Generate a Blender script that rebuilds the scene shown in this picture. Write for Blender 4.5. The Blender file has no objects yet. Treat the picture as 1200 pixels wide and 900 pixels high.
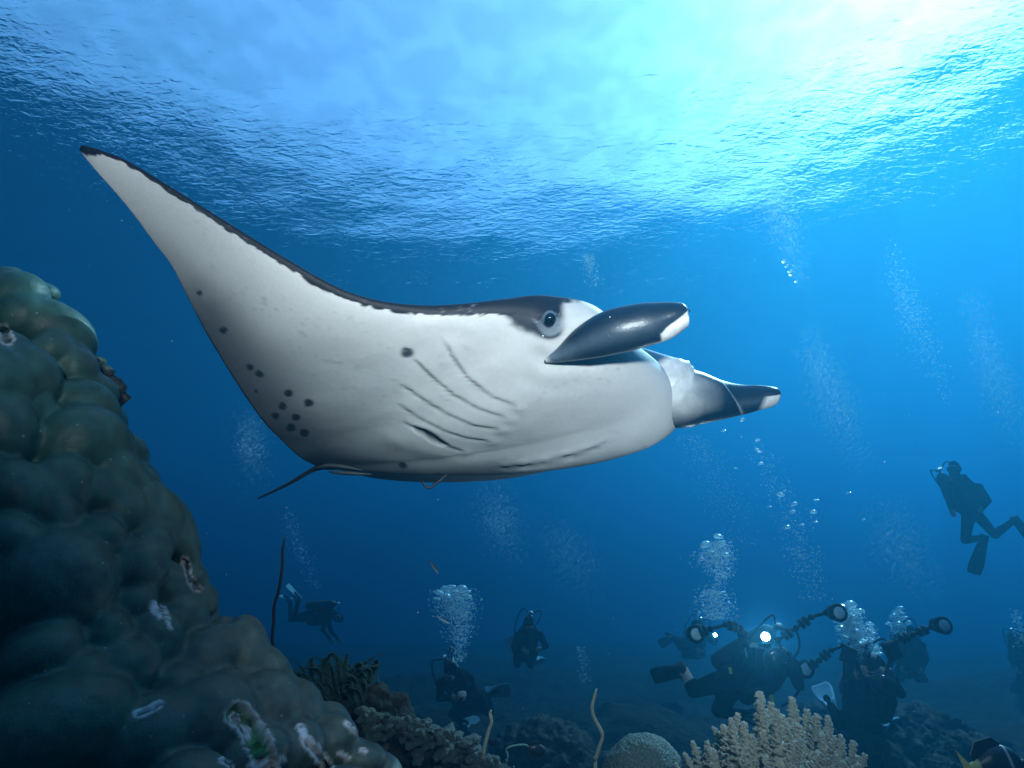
import bpy, bmesh, math, random
import numpy as np
from mathutils import Vector, Matrix
from mathutils import noise as mnoise

# ---------------------------------------------------------------- camera, sky, sun, exposure
sc = bpy.context.scene
COL = sc.collection
FPX = 655.0                      # focal length in pixels of a 1200 x 900 frame
PITCH = math.radians(20.0)
SURF = 10.0                       # height of the sea surface above the lens
cam = bpy.data.cameras.new('camera')
cam.sensor_width = 36.0
cam.lens = 36.0 * FPX / 1200.0
cam.clip_start = 0.02
cam.clip_end = 3000.0
cam_o = bpy.data.objects.new('camera', cam)
cam_o.location = (0, 0, 0)
cam_o.rotation_euler = (math.radians(90) + PITCH, 0, 0)
COL.objects.link(cam_o)
sc.camera = cam_o

def ray(px, py):
    """direction (unit depth along the view axis) of a pixel of the 1200 x 900 photograph"""
    x = (px - 600.0) / FPX
    y = (450.0 - py) / FPX
    return Vector((x, math.cos(PITCH) - y * math.sin(PITCH), math.sin(PITCH) + y * math.cos(PITCH)))

def at(px, py, depth):
    return ray(px, py) * depth

sun_dir = ray(1085, 8).normalized()
SUN_EL = math.asin(sun_dir.z)
SUN_AZ = math.atan2(sun_dir.x, sun_dir.y)

world = bpy.data.worlds.new('World')
sc.world = world
world.use_nodes = True
wn = world.node_tree.nodes
wl = world.node_tree.links
wn.clear()
sky = wn.new('ShaderNodeTexSky')
sky.sky_type = 'NISHITA'
sky.sun_disc = False
sky.sun_elevation = SUN_EL
sky.sun_rotation = SUN_AZ
sky.air_density = 1.0
sky.dust_density = 0.5
sky.ozone_density = 0.2
bg = wn.new('ShaderNodeBackground')
bg.inputs['Strength'].default_value = 0.115
wo = wn.new('ShaderNodeOutputWorld')
wl.new(sky.outputs[0], bg.inputs[0])
wl.new(bg.outputs[0], wo.inputs[0])

sun = bpy.data.lights.new('sun', 'SUN')
sun.energy = 2.6
sun.angle = math.radians(0.6)
sun.color = (1.0, 0.96, 0.9)
sun_o = bpy.data.objects.new('sun', sun)
sun_o.rotation_euler = (-sun_dir).to_track_quat('-Z', 'Y').to_euler()
sun_o.location = sun_dir * 60
COL.objects.link(sun_o)

sc.view_settings.view_transform = 'Standard'
sc.view_settings.look = 'None'
sc.view_settings.exposure = 2.2
sc.view_settings.gamma = 1.0
sc.view_settings.use_curve_mapping = False
sc.render.engine = 'CYCLES'
cy = sc.cycles
cy.use_denoising = True
cy.max_bounces = 6
cy.diffuse_bounces = 2
cy.glossy_bounces = 3
cy.transmission_bounces = 4
cy.volume_bounces = 0
cy.transparent_max_bounces = 12
cy.sample_clamp_indirect = 4.0
cy.caustics_reflective = False
cy.caustics_refractive = False

# water haze
HAZE_COL = (0.012, 0.124, 0.242, 1)
HAZE_ABS = (0.0, 0.209, 0.46, 1)
HAZE_D = 0.11
HAZE_G = 0.6
LAMP_W = 6.0

# ---------------------------------------------------------------- node helpers
def new_mat(name):
    m = bpy.data.materials.new(name)
    m.use_nodes = True
    m.node_tree.nodes.clear()
    return m, m.node_tree.nodes, m.node_tree.links

def struct(o, kind='structure', label=None, cat=None):
    o['kind'] = kind
    if label: o['label'] = label
    if cat: o['category'] = cat
    return o

# ---------------------------------------------------------------- sea surface and the water itself
def grid_mesh(name, xs, ys, zf):
    X, Y = np.meshgrid(xs, ys)
    Z = zf(X, Y)
    n, m = X.shape
    v = np.stack([X, Y, Z], -1).reshape(-1, 3)
    i = np.arange(n * m).reshape(n, m)
    f = np.stack([i[:-1, :-1], i[:-1, 1:], i[1:, 1:], i[1:, :-1]], -1).reshape(-1, 4)
    me = bpy.data.meshes.new(name)
    me.from_pydata(v.tolist(), [], f.tolist())
    me.polygons.foreach_set('use_smooth', np.ones(len(me.polygons), bool))
    me.update()
    return me

def surf_axis(c, near, far, n):
    t = np.linspace(-1, 1, n)
    return c + near * t + (far - near) * t ** 5

def waves(X, Y):
    rng = np.random.default_rng(5)
    Z = np.zeros_like(X)
    for k in range(46):
        wlen = 10 ** rng.uniform(math.log10(0.9), math.log10(9.0))
        th = rng.normal(math.radians(70), 0.75)
        a = 0.0065 * wlen ** 0.9
        q = 2 * math.pi / wlen
        ph = rng.uniform(0, 6.28)
        arg = q * (X * math.cos(th) + Y * math.sin(th)) + ph
        Z += a * (np.sin(arg) + 0.25 * np.sin(2 * arg + 0.6))
    return Z * 0.15

mw, N, L = new_mat('sea_surface')
out = N.new('ShaderNodeOutputMaterial')
geo = N.new('ShaderNodeNewGeometry')
def ripple(scale, sx, sy, detail, dist):
    mp = N.new('ShaderNodeMapping')
    mp.inputs['Scale'].default_value = (sx, sy, 1)
    mp.inputs['Rotation'].default_value = (0, 0, math.radians(12))
    L.new(geo.outputs['Position'], mp.inputs['Vector'])
    t = N.new('ShaderNodeTexNoise')
    t.inputs['Scale'].default_value = scale
    t.inputs['Detail'].default_value = detail
    t.inputs['Distortion'].default_value = dist
    L.new(mp.outputs[0], t.inputs['Vector'])
    return t.outputs[0]
r1 = ripple(3.9, 0.7, 1.3, 2.0, 0.6)
r2 = ripple(12.0, 0.8, 1.25, 2.0, 0.5)
b1 = N.new('ShaderNodeBump'); b1.inputs['Strength'].default_value = 1.0; b1.inputs['Distance'].default_value = 0.0155
b2 = N.new('ShaderNodeBump'); b2.inputs['Strength'].default_value = 1.0; b2.inputs['Distance'].default_value = 0.0058
L.new(r1, b1.inputs['Height']); L.new(r2, b2.inputs['Height']); L.new(b1.outputs[0], b2.inputs['Normal'])
fr = N.new('ShaderNodeFresnel'); fr.inputs['IOR'].default_value = 1.25
L.new(b2.outputs[0], fr.inputs['Normal'])
tr = N.new('ShaderNodeBsdfTransparent'); tr.inputs[0].default_value = (0.93, 0.97, 1.0, 1)
rf = N.new('ShaderNodeBsdfRefraction'); rf.inputs['IOR'].default_value = 1.03; rf.inputs['Roughness'].default_value = 0.07
L.new(b2.outputs[0], rf.inputs['Normal'])
mt = N.new('ShaderNodeMixShader'); mt.inputs[0].default_value = 0.12
sw = ripple(1.3, 1.0, 1.0, 1.0, 0.3)      # noise in the surface tint imitating light focused by the swell
sr_ = N.new('ShaderNodeMapRange'); sr_.inputs[1].default_value = .40; sr_.inputs[2].default_value = .60; sr_.inputs[3].default_value = .82; sr_.inputs[4].default_value = 1.0
L.new(sw, sr_.inputs[0]); L.new(sr_.outputs[0], tr.inputs[0])
L.new(tr.outputs[0], mt.inputs[1]); L.new(rf.outputs[0], mt.inputs[2])
gl = N.new('ShaderNodeBsdfGlossy'); gl.inputs['Roughness'].default_value = 0.02
gl.inputs[0].default_value = (1, 1, 1, 1)
L.new(b2.outputs[0], gl.inputs['Normal'])
mx = N.new('ShaderNodeMixShader')
L.new(fr.outputs[0], mx.inputs[0]); L.new(mt.outputs[0], mx.inputs[1]); L.new(gl.outputs[0], mx.inputs[2])
L.new(mx.outputs[0], out.inputs['Surface'])

me = grid_mesh('sea_surface', surf_axis(2, 24, 150, 300), surf_axis(16, 24, 150, 300), lambda X, Y: SURF + waves(X, Y))
me.materials.append(mw)
o = bpy.data.objects.new('sea_surface', me); COL.objects.link(o); struct(o)

mh, N, L = new_mat('sea_water_haze')
out = N.new('ShaderNodeOutputMaterial')
pv = N.new('ShaderNodeVolumePrincipled')
pv.inputs['Color'].default_value = HAZE_COL
pv.inputs['Absorption Color'].default_value = HAZE_ABS
pv.inputs['Density'].default_value = HAZE_D
pv.inputs['Anisotropy'].default_value = HAZE_G
L.new(pv.outputs[0], out.inputs['Volume'])
def box_mesh(name, lo, hi):
    bm = bmesh.new()
    bmesh.ops.create_cube(bm, size=1.0)
    for v in bm.verts:
        v.co = Vector([lo[k] + (v.co[k] + 0.5) * (hi[k] - lo[k]) for k in range(3)])
    m_ = bpy.data.meshes.new(name); bm.to_mesh(m_); bm.free()
    return m_
me = box_mesh('haze', (-140, -125, -30.0), (140, 155, SURF + 0.6))
me.materials.append(mh)
o = bpy.data.objects.new('haze', me); COL.objects.link(o); struct(o, 'stuff', 'blue underwater haze filling the sea', 'haze')

# ---------------------------------------------------------------- mesh and material helpers
def new_obj(name, me, mat=None, parent=None):
    if mat is not None:
        me.materials.clear(); me.materials.append(mat)
    o = bpy.data.objects.new(name, me)
    COL.objects.link(o)
    if parent is not None:
        o.parent = parent
    return o

def pymesh(name, v, f, smooth=True):
    me = bpy.data.meshes.new(name)
    v = np.asarray(v, float)
    me.from_pydata(v.tolist(), [], [list(map(int, q)) for q in f])
    if smooth:
        me.polygons.foreach_set('use_smooth', np.ones(len(me.polygons), bool))
    me.update()
    return me

def tag(o, label, cat, group=None):
    o['label'] = label; o['category'] = cat
    if group: o['group'] = group
    return o

def empty(name, loc, label=None, cat=None, group=None):
    o = bpy.data.objects.new(name, None)
    o.location = loc; o.empty_display_size = 0.1
    COL.objects.link(o)
    if label: tag(o, label, cat, group)
    return o

def set_color(me, cols, name='tint'):
    ca = me.color_attributes.new(name, 'FLOAT_COLOR', 'POINT')
    c = np.ones((len(me.vertices), 4), np.float32)
    c[:, :3] = cols
    ca.data.foreach_set('color', c.ravel())

def frame_of(d, up=Vector((0, 0, 1))):
    d = d.normalized()
    if abs(d.dot(up)) > 0.98:
        up = Vector((1, 0, 0))
    a = d.cross(up).normalized()
    b = a.cross(d).normalized()
    return a, b

def tube_data(path, radii, n=10, flat=None, up=Vector((0, 0, 1)), caps=True):
    """closed tapered tube through the points of a path; flat scales the second axis"""
    path = [Vector(p) for p in path]
    V, F = [], []
    m = len(path)
    for i, p in enumerate(path):
        d = path[min(i + 1, m - 1)] - path[max(i - 1, 0)]
        a, b = frame_of(d, up)
        r = radii[i] if hasattr(radii, '__len__') else radii
        fl = 1.0 if flat is None else (flat[i] if hasattr(flat, '__len__') else flat)
        for k in range(n):
            t = 2 * math.pi * k / n
            V.append(p + a * (r * math.cos(t)) + b * (r * fl * math.sin(t)))
    for i in range(m - 1):
        for k in range(n):
            k2 = (k + 1) % n
            F.append((i * n + k, i * n + k2, (i + 1) * n + k2, (i + 1) * n + k))
    if caps:
        F.append(tuple(range(n - 1, -1, -1)))
        F.append(tuple((m - 1) * n + k for k in range(n)))
    return [tuple(v) for v in V], F

def merge(parts):
    V, F = [], []
    for v, f in parts:
        b = len(V)
        V.extend(v); F.extend([tuple(i + b for i in q) for q in f])
    return V, F

def spline(pts, n):
    """Catmull-Rom through points, n samples"""
    P = np.array([list(p) for p in pts], float)
    k = len(P)
    Q = np.vstack([2 * P[0] - P[1], P, 2 * P[-1] - P[-2]])
    seg = np.r_[0, np.cumsum(np.linalg.norm(np.diff(P, axis=0), axis=1))]
    t = np.linspace(0, seg[-1], n)
    i = np.clip(np.searchsorted(seg, t, side='right') - 1, 0, k - 2)
    u = ((t - seg[i]) / (seg[i + 1] - seg[i]))[:, None]
    p0, p1, p2, p3 = Q[i], Q[i + 1], Q[i + 2], Q[i + 3]
    return 0.5 * (2 * p1 + (p2 - p0) * u + (2 * p0 - 5 * p1 + 4 * p2 - p3) * u ** 2 + (3 * p1 - p0 - 3 * p2 + p3) * u ** 3)

def along(pts, n):
    """Catmull-Rom with the same parameter for every list of the same length"""
    P = np.array([list(p) for p in pts], float); k = len(P)
    Q = np.vstack([2 * P[0] - P[1], P, 2 * P[-1] - P[-2]])
    t = np.linspace(0, k - 1, n); i = np.clip(t.astype(int), 0, k - 2); u = (t - i)[:, None]
    p0, p1, p2, p3 = Q[i], Q[i + 1], Q[i + 2], Q[i + 3]
    return 0.5 * (2 * p1 + (p2 - p0) * u + (2 * p0 - 5 * p1 + 4 * p2 - p3) * u ** 2 + (3 * p1 - p0 - 3 * p2 + p3) * u ** 3)

def ball_data(c, r, seg=10, rings=7, axes=None):
    c = Vector(c)
    rx, ry, rz = (r, r, r) if not hasattr(r, '__len__') else r
    A = axes or (Vector((1, 0, 0)), Vector((0, 1, 0)), Vector((0, 0, 1)))
    V = [c + A[2] * rz]; F = []
    for i in range(1, rings):
        th = math.pi * i / rings
        for k in range(seg):
            ph = 2 * math.pi * k / seg
            V.append(c + A[0] * (rx * math.sin(th) * math.cos(ph)) + A[1] * (ry * math.sin(th) * math.sin(ph)) + A[2] * (rz * math.cos(th)))
    V.append(c - A[2] * rz)
    for k in range(seg):
        F.append((0, 1 + k, 1 + (k + 1) % seg))
    for i in range(rings - 2):
        for k in range(seg):
            a = 1 + i * seg + k; b = 1 + i * seg + (k + 1) % seg
            F.append((a, a + seg, b + seg, b))
    e = len(V) - 1; s = 1 + (rings - 2) * seg
    for k in range(seg):
        F.append((s + k, e, s + (k + 1) % seg))
    return [tuple(v) for v in V], F

def box_data(c, size, axes=None, bevel=0.0):
    c = Vector(c)
    A = axes or (Vector((1, 0, 0)), Vector((0, 1, 0)), Vector((0, 0, 1)))
    bm = bmesh.new(); bmesh.ops.create_cube(bm, size=1.0)
    for v in bm.verts:
        v.co = Vector((v.co.x * size[0], v.co.y * size[1], v.co.z * size[2]))
    if bevel > 0:
        bmesh.ops.bevel(bm, geom=list(bm.edges), offset=bevel, segments=2, affect='EDGES', profile=0.6)
    V = [tuple(c + A[0] * v.co.x + A[1] * v.co.y + A[2] * v.co.z) for v in bm.verts]
    bm.verts.index_update()
    F = [tuple(v.index for v in f.verts) for f in bm.faces]
    bm.free()
    return V, F

def fused(name, parts, voxel, smooth=4, factor=0.5):
    """closed overlapping shapes fused into one continuous skin"""
    V, F = merge(parts)
    me = pymesh(name + '_raw', V, F)
    o = bpy.data.objects.new(name + '_raw', me)
    COL.objects.link(o)
    m = o.modifiers.new('r', 'REMESH'); m.mode = 'VOXEL'; m.voxel_size = voxel; m.use_smooth_shade = True
    if smooth:
        s = o.modifiers.new('s', 'SMOOTH'); s.iterations = smooth; s.factor = factor
    dg = bpy.context.evaluated_depsgraph_get()
    res = bpy.data.meshes.new_from_object(o.evaluated_get(dg))
    bpy.data.objects.remove(o); bpy.data.meshes.remove(me)
    res.name = name
    res.polygons.foreach_set('use_smooth', np.ones(len(res.polygons), bool))
    return res

def verts_of(me):
    a = np.empty(len(me.vertices) * 3); me.vertices.foreach_get('co', a)
    return a.reshape(-1, 3)

def pix_of(P):
    """photo pixel of world points"""
    P = np.asarray(P, float)
    c, s = math.cos(PITCH), math.sin(PITCH)
    d = P[:, 1] * c + P[:, 2] * s
    y = -P[:, 1] * s + P[:, 2] * c
    return 600 + FPX * P[:, 0] / d, 450 - FPX * y / d

_simple = {}
def pbr(name, color=None, rough=0.6, spec=0.4, attr=None, noise=None, bump=None, metallic=0.0, coat=0.0, sss=0.0):
    """principled surface; noise=(scale, dark factor), bump=(scale, distance)"""
    if name in _simple:
        return _simple[name]
    m, N, L = new_mat(name)
    out = N.new('ShaderNodeOutputMaterial'); p = N.new('ShaderNodeBsdfPrincipled')
    L.new(p.outputs[0], out.inputs[0])
    p.inputs['Roughness'].default_value = rough
    p.inputs['Specular IOR Level'].default_value = spec
    p.inputs['Metallic'].default_value = metallic
    p.inputs['Coat Weight'].default_value = coat
    tc = N.new('ShaderNodeTexCoord')
    src = None
    if attr:
        a = N.new('ShaderNodeVertexColor'); a.layer_name = attr; src = a.outputs[0]
    else:
        r = N.new('ShaderNodeRGB'); r.outputs[0].default_value = (*color, 1); src = r.outputs[0]
    if noise:
        t = N.new('ShaderNodeTexNoise'); t.inputs['Scale'].default_value = noise[0]; t.inputs['Detail'].default_value = 6
        L.new(tc.outputs['Object'], t.inputs['Vector'])
        mr = N.new('ShaderNodeMapRange'); mr.inputs[1].default_value = 0.3; mr.inputs[2].default_value = 0.7
        mr.inputs[3].default_value = noise[1]; mr.inputs[4].default_value = 1.0
        L.new(t.outputs[0], mr.inputs[0])
        mm = N.new('ShaderNodeMix'); mm.data_type = 'RGBA'; mm.blend_type = 'MULTIPLY'; mm.inputs[0].default_value = 1.0
        L.new(src, mm.inputs[6]); L.new(mr.outputs[0], mm.inputs[7]); src = mm.outputs[2]
    L.new(src, p.inputs['Base Color'])
    if bump:
        t = N.new('ShaderNodeTexNoise'); t.inputs['Scale'].default_value = bump[0]; t.inputs['Detail'].default_value = 5
        L.new(tc.outputs['Object'], t.inputs['Vector'])
        b = N.new('ShaderNodeBump'); b.inputs['Distance'].default_value = bump[1]; b.inputs['Strength'].default_value = 1.0
        L.new(t.outputs[0], b.inputs['Height']); L.new(b.outputs[0], p.inputs['Normal'])
    if sss:
        p.inputs['Subsurface Weight'].default_value = sss
        p.inputs['Subsurface Radius'].default_value = (0.02, 0.015, 0.012)
    _simple[name] = m
    return m

def smoothstep(a, b, x):
    t = np.clip((x - a) / (b - a), 0, 1)
    return t * t * (3 - 2 * t)

def vnoise(P, scale, seed=0.0, oct=3):
    """value-noise of points, -1..1"""
    out_ = np.empty(len(P))
    for i, p in enumerate(P):
        out_[i] = mnoise.fractal(Vector((p[0] * scale + seed, p[1] * scale - seed, p[2] * scale + 0.37 * seed)), 1.0, 2.0, oct)
    return out_

def polydist(px, py, poly):
    """distance from pixels to a polyline, and the side (+ above the line as it runs)"""
    best = np.full(px.shape, 1e9); side = np.zeros(px.shape); tt = np.zeros(px.shape)
    tot = sum(math.dist(poly[i], poly[i + 1]) for i in range(len(poly) - 1)); acc = 0
    for i in range(len(poly) - 1):
        ax, ay = poly[i]; bx, by = poly[i + 1]
        dx, dy = bx - ax, by - ay; l2 = dx * dx + dy * dy
        t = np.clip(((px - ax) * dx + (py - ay) * dy) / l2, 0, 1)
        ex, ey = px - (ax + t * dx), py - (ay + t * dy)
        d = np.hypot(ex, ey)
        s = np.sign(dx * ey - dy * ex)
        m = d < best
        best = np.where(m, d, best); side = np.where(m, s, side)
        tt = np.where(m, (acc + t * math.sqrt(l2)) / tot, tt); acc += math.sqrt(l2)
    return best, side, tt

# ---------------------------------------------------------------- seabed
def seabed_z(X, Y):
    r = np.hypot(X, Y)
    z = np.interp(Y, [-120, -5, 2.2, 3.5, 6, 10, 16, 40, 150], [-1.6, -1.4, -1.35, -1.5, -1.75, -2.0, -2.3, -3.6, -12])
    rng = np.random.default_rng(9)
    for k in range(60):
        wl_ = 10 ** rng.uniform(math.log10(0.35), math.log10(7.0)); th = rng.uniform(0, 6.28); ph = rng.uniform(0, 6.28)
        z = z + 0.009 * wl_ ** 0.85 * np.sin(2 * math.pi / wl_ * (X * math.cos(th) + Y * math.sin(th)) + ph)
    return z
def axis(c, near, far, n):
    t = np.linspace(-1, 1, n); return c + near * t + (far - near) * t ** 7
me = grid_mesh('seabed', axis(1, 11, 138, 300), axis(10, 12, 134, 300), seabed_z)
V = verts_of(me)
nz = vnoise(V, 0.9, 4.0, 5); nz2 = vnoise(V, 3.5, 9.0, 4)
near_ = np.hypot(V[:, 0], V[:, 1]) < 22
V[:, 2] += near_ * (0.10 * np.abs(nz2) + 0.10 * nz)
me.vertices.foreach_set('co', V.ravel())
cc = np.array([0.006, 0.0075, 0.007])[None] * (1 + 0.55 * nz2[:, None]) + np.array([0.006, 0.006, 0.0055])[None] * np.clip(nz, 0, 1)[:, None]
set_color(me, np.clip(cc, 0.002, 1))
struct(new_obj('seabed', me, pbr('seabed_rubble', attr='tint', rough=0.9, spec=0.1, noise=(6, 0.45), bump=(9, 0.05))))
def ground(x, y):
    return float(seabed_z(np.array([x]), np.array([y]))[0])

# ---------------------------------------------------------------- big lobed boulder coral on the left
OUT = [(-120, 300), (-40, 318), (0, 324), (25, 332), (50, 350), (75, 378), (98, 408), (112, 436), (138, 478), (158, 510), (180, 548), (205, 590), (222, 620), (230, 668), (243, 700), (258, 733), (285, 742), (312, 760), (345, 800), (375, 830), (405, 850), (440, 885), (470, 905), (520, 960)]
def build_boulder():
    rnd = random.Random(4)
    ox = np.array([p[0] for p in OUT], float); oy = np.array([p[1] for p in OUT], float)
    def edge_d(px, py):
        d, sd, t = polydist(np.array([px], float), np.array([py], float), OUT)
        return float(d[0] * (1 if sd[0] > 0 else -1))
    def depth(px, py):
        e = max(edge_d(px, py), 0.0)
        ed = np.interp(py, [300, 500, 700, 900, 1000], [1.95, 1.9, 1.85, 1.75, 1.7])
        return ed - 0.80 * math.sqrt(min(e, 420) / 420.0)
    L_ = [(14, 352, 34, 30), (62, 388, 30, 44), (28, 372, 26, 24), (24, 446, 36, 40), (100, 478, 28, 32), (88, 432, 22, 26), (60, 410, 22, 20), (92, 522, 46, 44), (70, 578, 32, 42), (4, 505, 30, 46), (28, 585, 30, 46),
          (132, 520, 20, 34), (140, 562, 26, 40), (168, 566, 14, 30), (146, 602, 24, 30), (52, 690, 66, 66), (112, 634, 28, 28), (152, 668, 36, 36), (150, 712, 28, 26), (172, 758, 34, 40), (40, 772, 44, 34), (130, 795, 46, 40),
          (212, 722, 24, 32), (196, 690, 24, 28), (234, 780, 48, 34), (286, 776, 26, 48), (318, 800, 24, 40), (236, 850, 56, 48), (300, 838, 48, 40), (168, 872, 58, 46), (50, 862, 88, 60), (346, 838, 30, 38), (386, 868, 30, 26), (420, 892, 28, 18),
          (182, 606, 26, 44), (210, 622, 16, 46), (222, 672, 14, 26), (236, 704, 16, 20), (262, 748, 18, 22), (60, 600, 24, 46), (14, 640, 30, 40), (108, 700, 24, 30), (118, 750, 30, 34), (86, 800, 36, 30), (262, 820, 30, 30), (205, 812, 30, 30), (340, 880, 36, 30), (290, 890, 44, 30), (120, 580, 22, 28), (176, 640, 22, 26), (10, 412, 22, 22), (0, 330, 22, 14), (112, 400 + 55, 16, 24), (44, 346, 20, 14)]
    parts = []
    lob = []
    for (x, y, rx, ry) in L_:
        lob.append((x, y, rx, ry, 0.0))
    for k in range(45):
        x = rnd.uniform(-260, 460); y = rnd.uniform(310, 1150)
        if edge_d(x, y) < 16: continue
        inside = x > -20 and y < 910
        r = rnd.uniform(14, 26) if inside else rnd.uniform(40, 70)
        lob.append((x, y, r, r * rnd.uniform(.9, 1.5), rnd.uniform(0.012, 0.035) if inside else 0.0))
    Z = Vector((0, 0, 1))
    for (x, y, rx, ry, back) in lob:
        e = edge_d(x, y)
        d = depth(x, y)
        c = at(x, y, d)
        view = c.normalized()
        ax = Vector((1, 0, 0)); ax = (ax - view * ax.dot(view)).normalized(); ay = ax.cross(view).normalized()
        t = rnd.uniform(-.4, .4) + 0.45
        a2 = ax * math.cos(t) + ay * math.sin(t); b2 = -ax * math.sin(t) + ay * math.cos(t)
        s = d / FPX
        rz = 0.9 * s * (rx + ry) / 2 + 0.02
        parts.append(ball_data(c + view * (rz * 0.55 + back), (rx * s * 1.15, ry * s * 1.15, rz), 20, 14, (a2, b2, view)))
    # the mass of the mound behind the lobes
    for gx in range(-280, 480, 38):
        for gy in range(310, 1130, 38):
            e = edge_d(gx, gy)
            if e < 26: continue
            rr_ = min(0.13, 0.0022 * e + 0.03)
            parts.append(ball_data(at(gx, gy, depth(gx, gy) + 0.17 + rr_), rr_, 12, 8))
    for (x, y, dd, r) in ((-60, 560, 1.75, 0.34), (-80, 760, 1.65, .42), (80, 760, 1.80, .30), (200, 980, 1.6, .36), (-20, 960, 1.45, .4), (-300, 600, 1.7, .5), (-300, 900, 1.5, .5)):
        parts.append(ball_data(at(x, y, dd), r, 24, 16))
    c0 = at(60, 800, 1.7)
    parts.append(ball_data((c0.x - 0.25, c0.y + 0.25, -0.95), (0.85, 0.65, 0.45), 30, 20))
    me = fused('boulder', parts, 0.0085, 4, 0.5)
    V = verts_of(me)
    nr = np.empty(len(V) * 3); me.vertices.foreach_get('normal', nr); nr = nr.reshape(-1, 3)
    n1 = vnoise(V, 7.0, 1.0, 3); n2 = vnoise(V, 45.0, 5.0, 3)
    px, py = pix_of(V)
    dep = V[:, 1] * math.cos(PITCH) + V[:, 2] * math.sin(PITCH)
    front = nr @ np.array([0, -1, 0.1]) > -0.2
    base = np.array([0.034, 0.076, 0.058]); green = np.array([0.014, 0.070, 0.044]); brown = np.array([0.070, 0.094, 0.078])
    k = np.clip(0.5 + 0.9 * n1, 0, 1)[:, None]
    col = base * (1 - k) + green * k
    k = np.clip(smoothstep(120, 330, px) * 0.7 + 0.35 * n1, 0, 1)[:, None]
    col = col * (1 - k) + brown * k
    disp = 0.004 * n1 + 0.0012 * n2
    def blob(poly, r, rim, inner, rimcol, depth_):
        nonlocal col, disp
        d, sd, t = polydist(px, py, poly)
        d = d + 3.0 * n2 + 1.5 * n1
        m = (smoothstep(r + rim + 1.5, r + rim - 1.5, d) * front)[:, None]
        mi = (smoothstep(r + 1, r - 2, d) * front)[:, None]
        col = col * (1 - m) + np.array(rimcol) * m
        inn = np.array(inner)[None] * (0.75 + 0.9 * n2[:, None])
        col = col * (1 - mi) + np.clip(inn, 0.01, 1) * mi
        disp = disp - depth_ * mi[:, 0] * (1 + 0.9 * n2) + 0.004 * m[:, 0] * (1 - mi[:, 0])
    blob([(280, 838), (296, 858), (306, 876), (312, 905)], 13, 3.5, (0.05, 0.22, 0.08), (0.42, 0.43, 0.41), 0.022)
    blob([(281, 840), (290, 852)], 5, 3, (0.5, 0.5, 0.46), (0.6, 0.6, 0.58), 0.01)
    blob([(298, 903), (318, 903)], 8, 2, (0.6, 0.6, 0.56), (0.62, 0.62, 0.6), -0.01)
    blob([(360, 868), (372, 884), (385, 902)], 4, 3, (0.06, 0.2, 0.08), (0.6, 0.62, 0.62), 0.012)
    blob([(350, 852), (362, 872), (378, 890)], 1.5, 2.5, (0.5, 0.52, 0.52), (0.55, 0.58, 0.6), 0.0)
    blob([(160, 838), (172, 834), (186, 826)], 2.5, 2.2, (0.3, 0.3, 0.28), (0.6, 0.6, 0.56), 0.012)
    blob([(178, 708), (186, 722)], 3.0, 2, (0.55, 0.56, 0.55), (0.6, 0.62, 0.62), 0.003)
    blob([(192, 714), (199, 736)], 0.8, 1.6, (0.55, 0.56, 0.55), (0.6, 0.62, 0.62), 0.0)
    blob([(4, 388), (8, 398)], 6, 2.5, (0.16, 0.2, 0.14), (0.5, 0.54, 0.54), 0.01)
    blob([(216, 656), (222, 676), (232, 690)], 2.5, 2.0, (0.03, 0.02, 0.02), (0.45, 0.42, 0.42), 0.02)
    blob([(262, 893), (270, 900)], 3, 2.2, (0.04, 0.04, 0.04), (0.6, 0.62, 0.62), 0.01)
    for (x, y) in ((404, 848), (412, 856), (405, 888), (424, 880), (398, 884), (330, 890)):
        blob([(x, y), (x + 3, y + 1)], 1.2, 1.8, (0.5, 0.5, 0.48), (0.5, 0.5, 0.5), -0.004)
    V = V + nr * disp[:, None]
    root_p = Vector((c0.x - 0.25, c0.y + 0.15, ground(c0.x, c0.y)))
    V = V - np.array(root_p)
    me.vertices.foreach_set('co', V.ravel()); me.update()
    set_color(me, np.clip(col, 0, 1))
    m, N, L = new_mat('boulder_coral_skin')
    out = N.new('ShaderNodeOutputMaterial'); p = N.new('ShaderNodeBsdfPrincipled'); L.new(p.outputs[0], out.inputs[0])
    p.inputs['Roughness'].default_value = 0.52; p.inputs['Specular IOR Level'].default_value = 0.35
    tc = N.new('ShaderNodeTexCoord')
    a = N.new('ShaderNodeVertexColor'); a.layer_name = 'tint'
    t1 = N.new('ShaderNodeTexNoise'); t1.inputs['Scale'].default_value = 22; t1.inputs['Detail'].default_value = 8
    L.new(tc.outputs['Object'], t1.inputs['Vector'])
    mr = N.new('ShaderNodeMapRange'); mr.inputs[1].default_value = .3; mr.inputs[2].default_value = .7; mr.inputs[3].default_value = .6; mr.inputs[4].default_value = 1.25
    L.new(t1.outputs[0], mr.inputs[0])
    mm = N.new('ShaderNodeMix'); mm.data_type = 'RGBA'; mm.blend_type = 'MULTIPLY'; mm.inputs[0].default_value = 1
    L.new(a.outputs[0], mm.inputs[6]); L.new(mr.outputs[0], mm.inputs[7])
    # pale specks: worm tubes and grit
    vo = N.new('ShaderNodeTexVoronoi'); vo.inputs['Scale'].default_value = 26; vo.inputs['Randomness'].default_value = 1
    L.new(tc.outputs['Object'], vo.inputs['Vector'])
    t2 = N.new('ShaderNodeTexNoise'); t2.inputs['Scale'].default_value = 9; t2.inputs['Detail'].default_value = 2
    L.new(tc.outputs['Object'], t2.inputs['Vector'])
    ma = N.new('ShaderNodeMath'); ma.operation = 'MULTIPLY'; ma.inputs[1].default_value = 0.16; L.new(t2.outputs[0], ma.inputs[0])
    ms = N.new('ShaderNodeMath'); ms.operation = 'SUBTRACT'; L.new(ma.outputs[0], ms.inputs[0]); ms.inputs[1].default_value = 0.008
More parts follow.
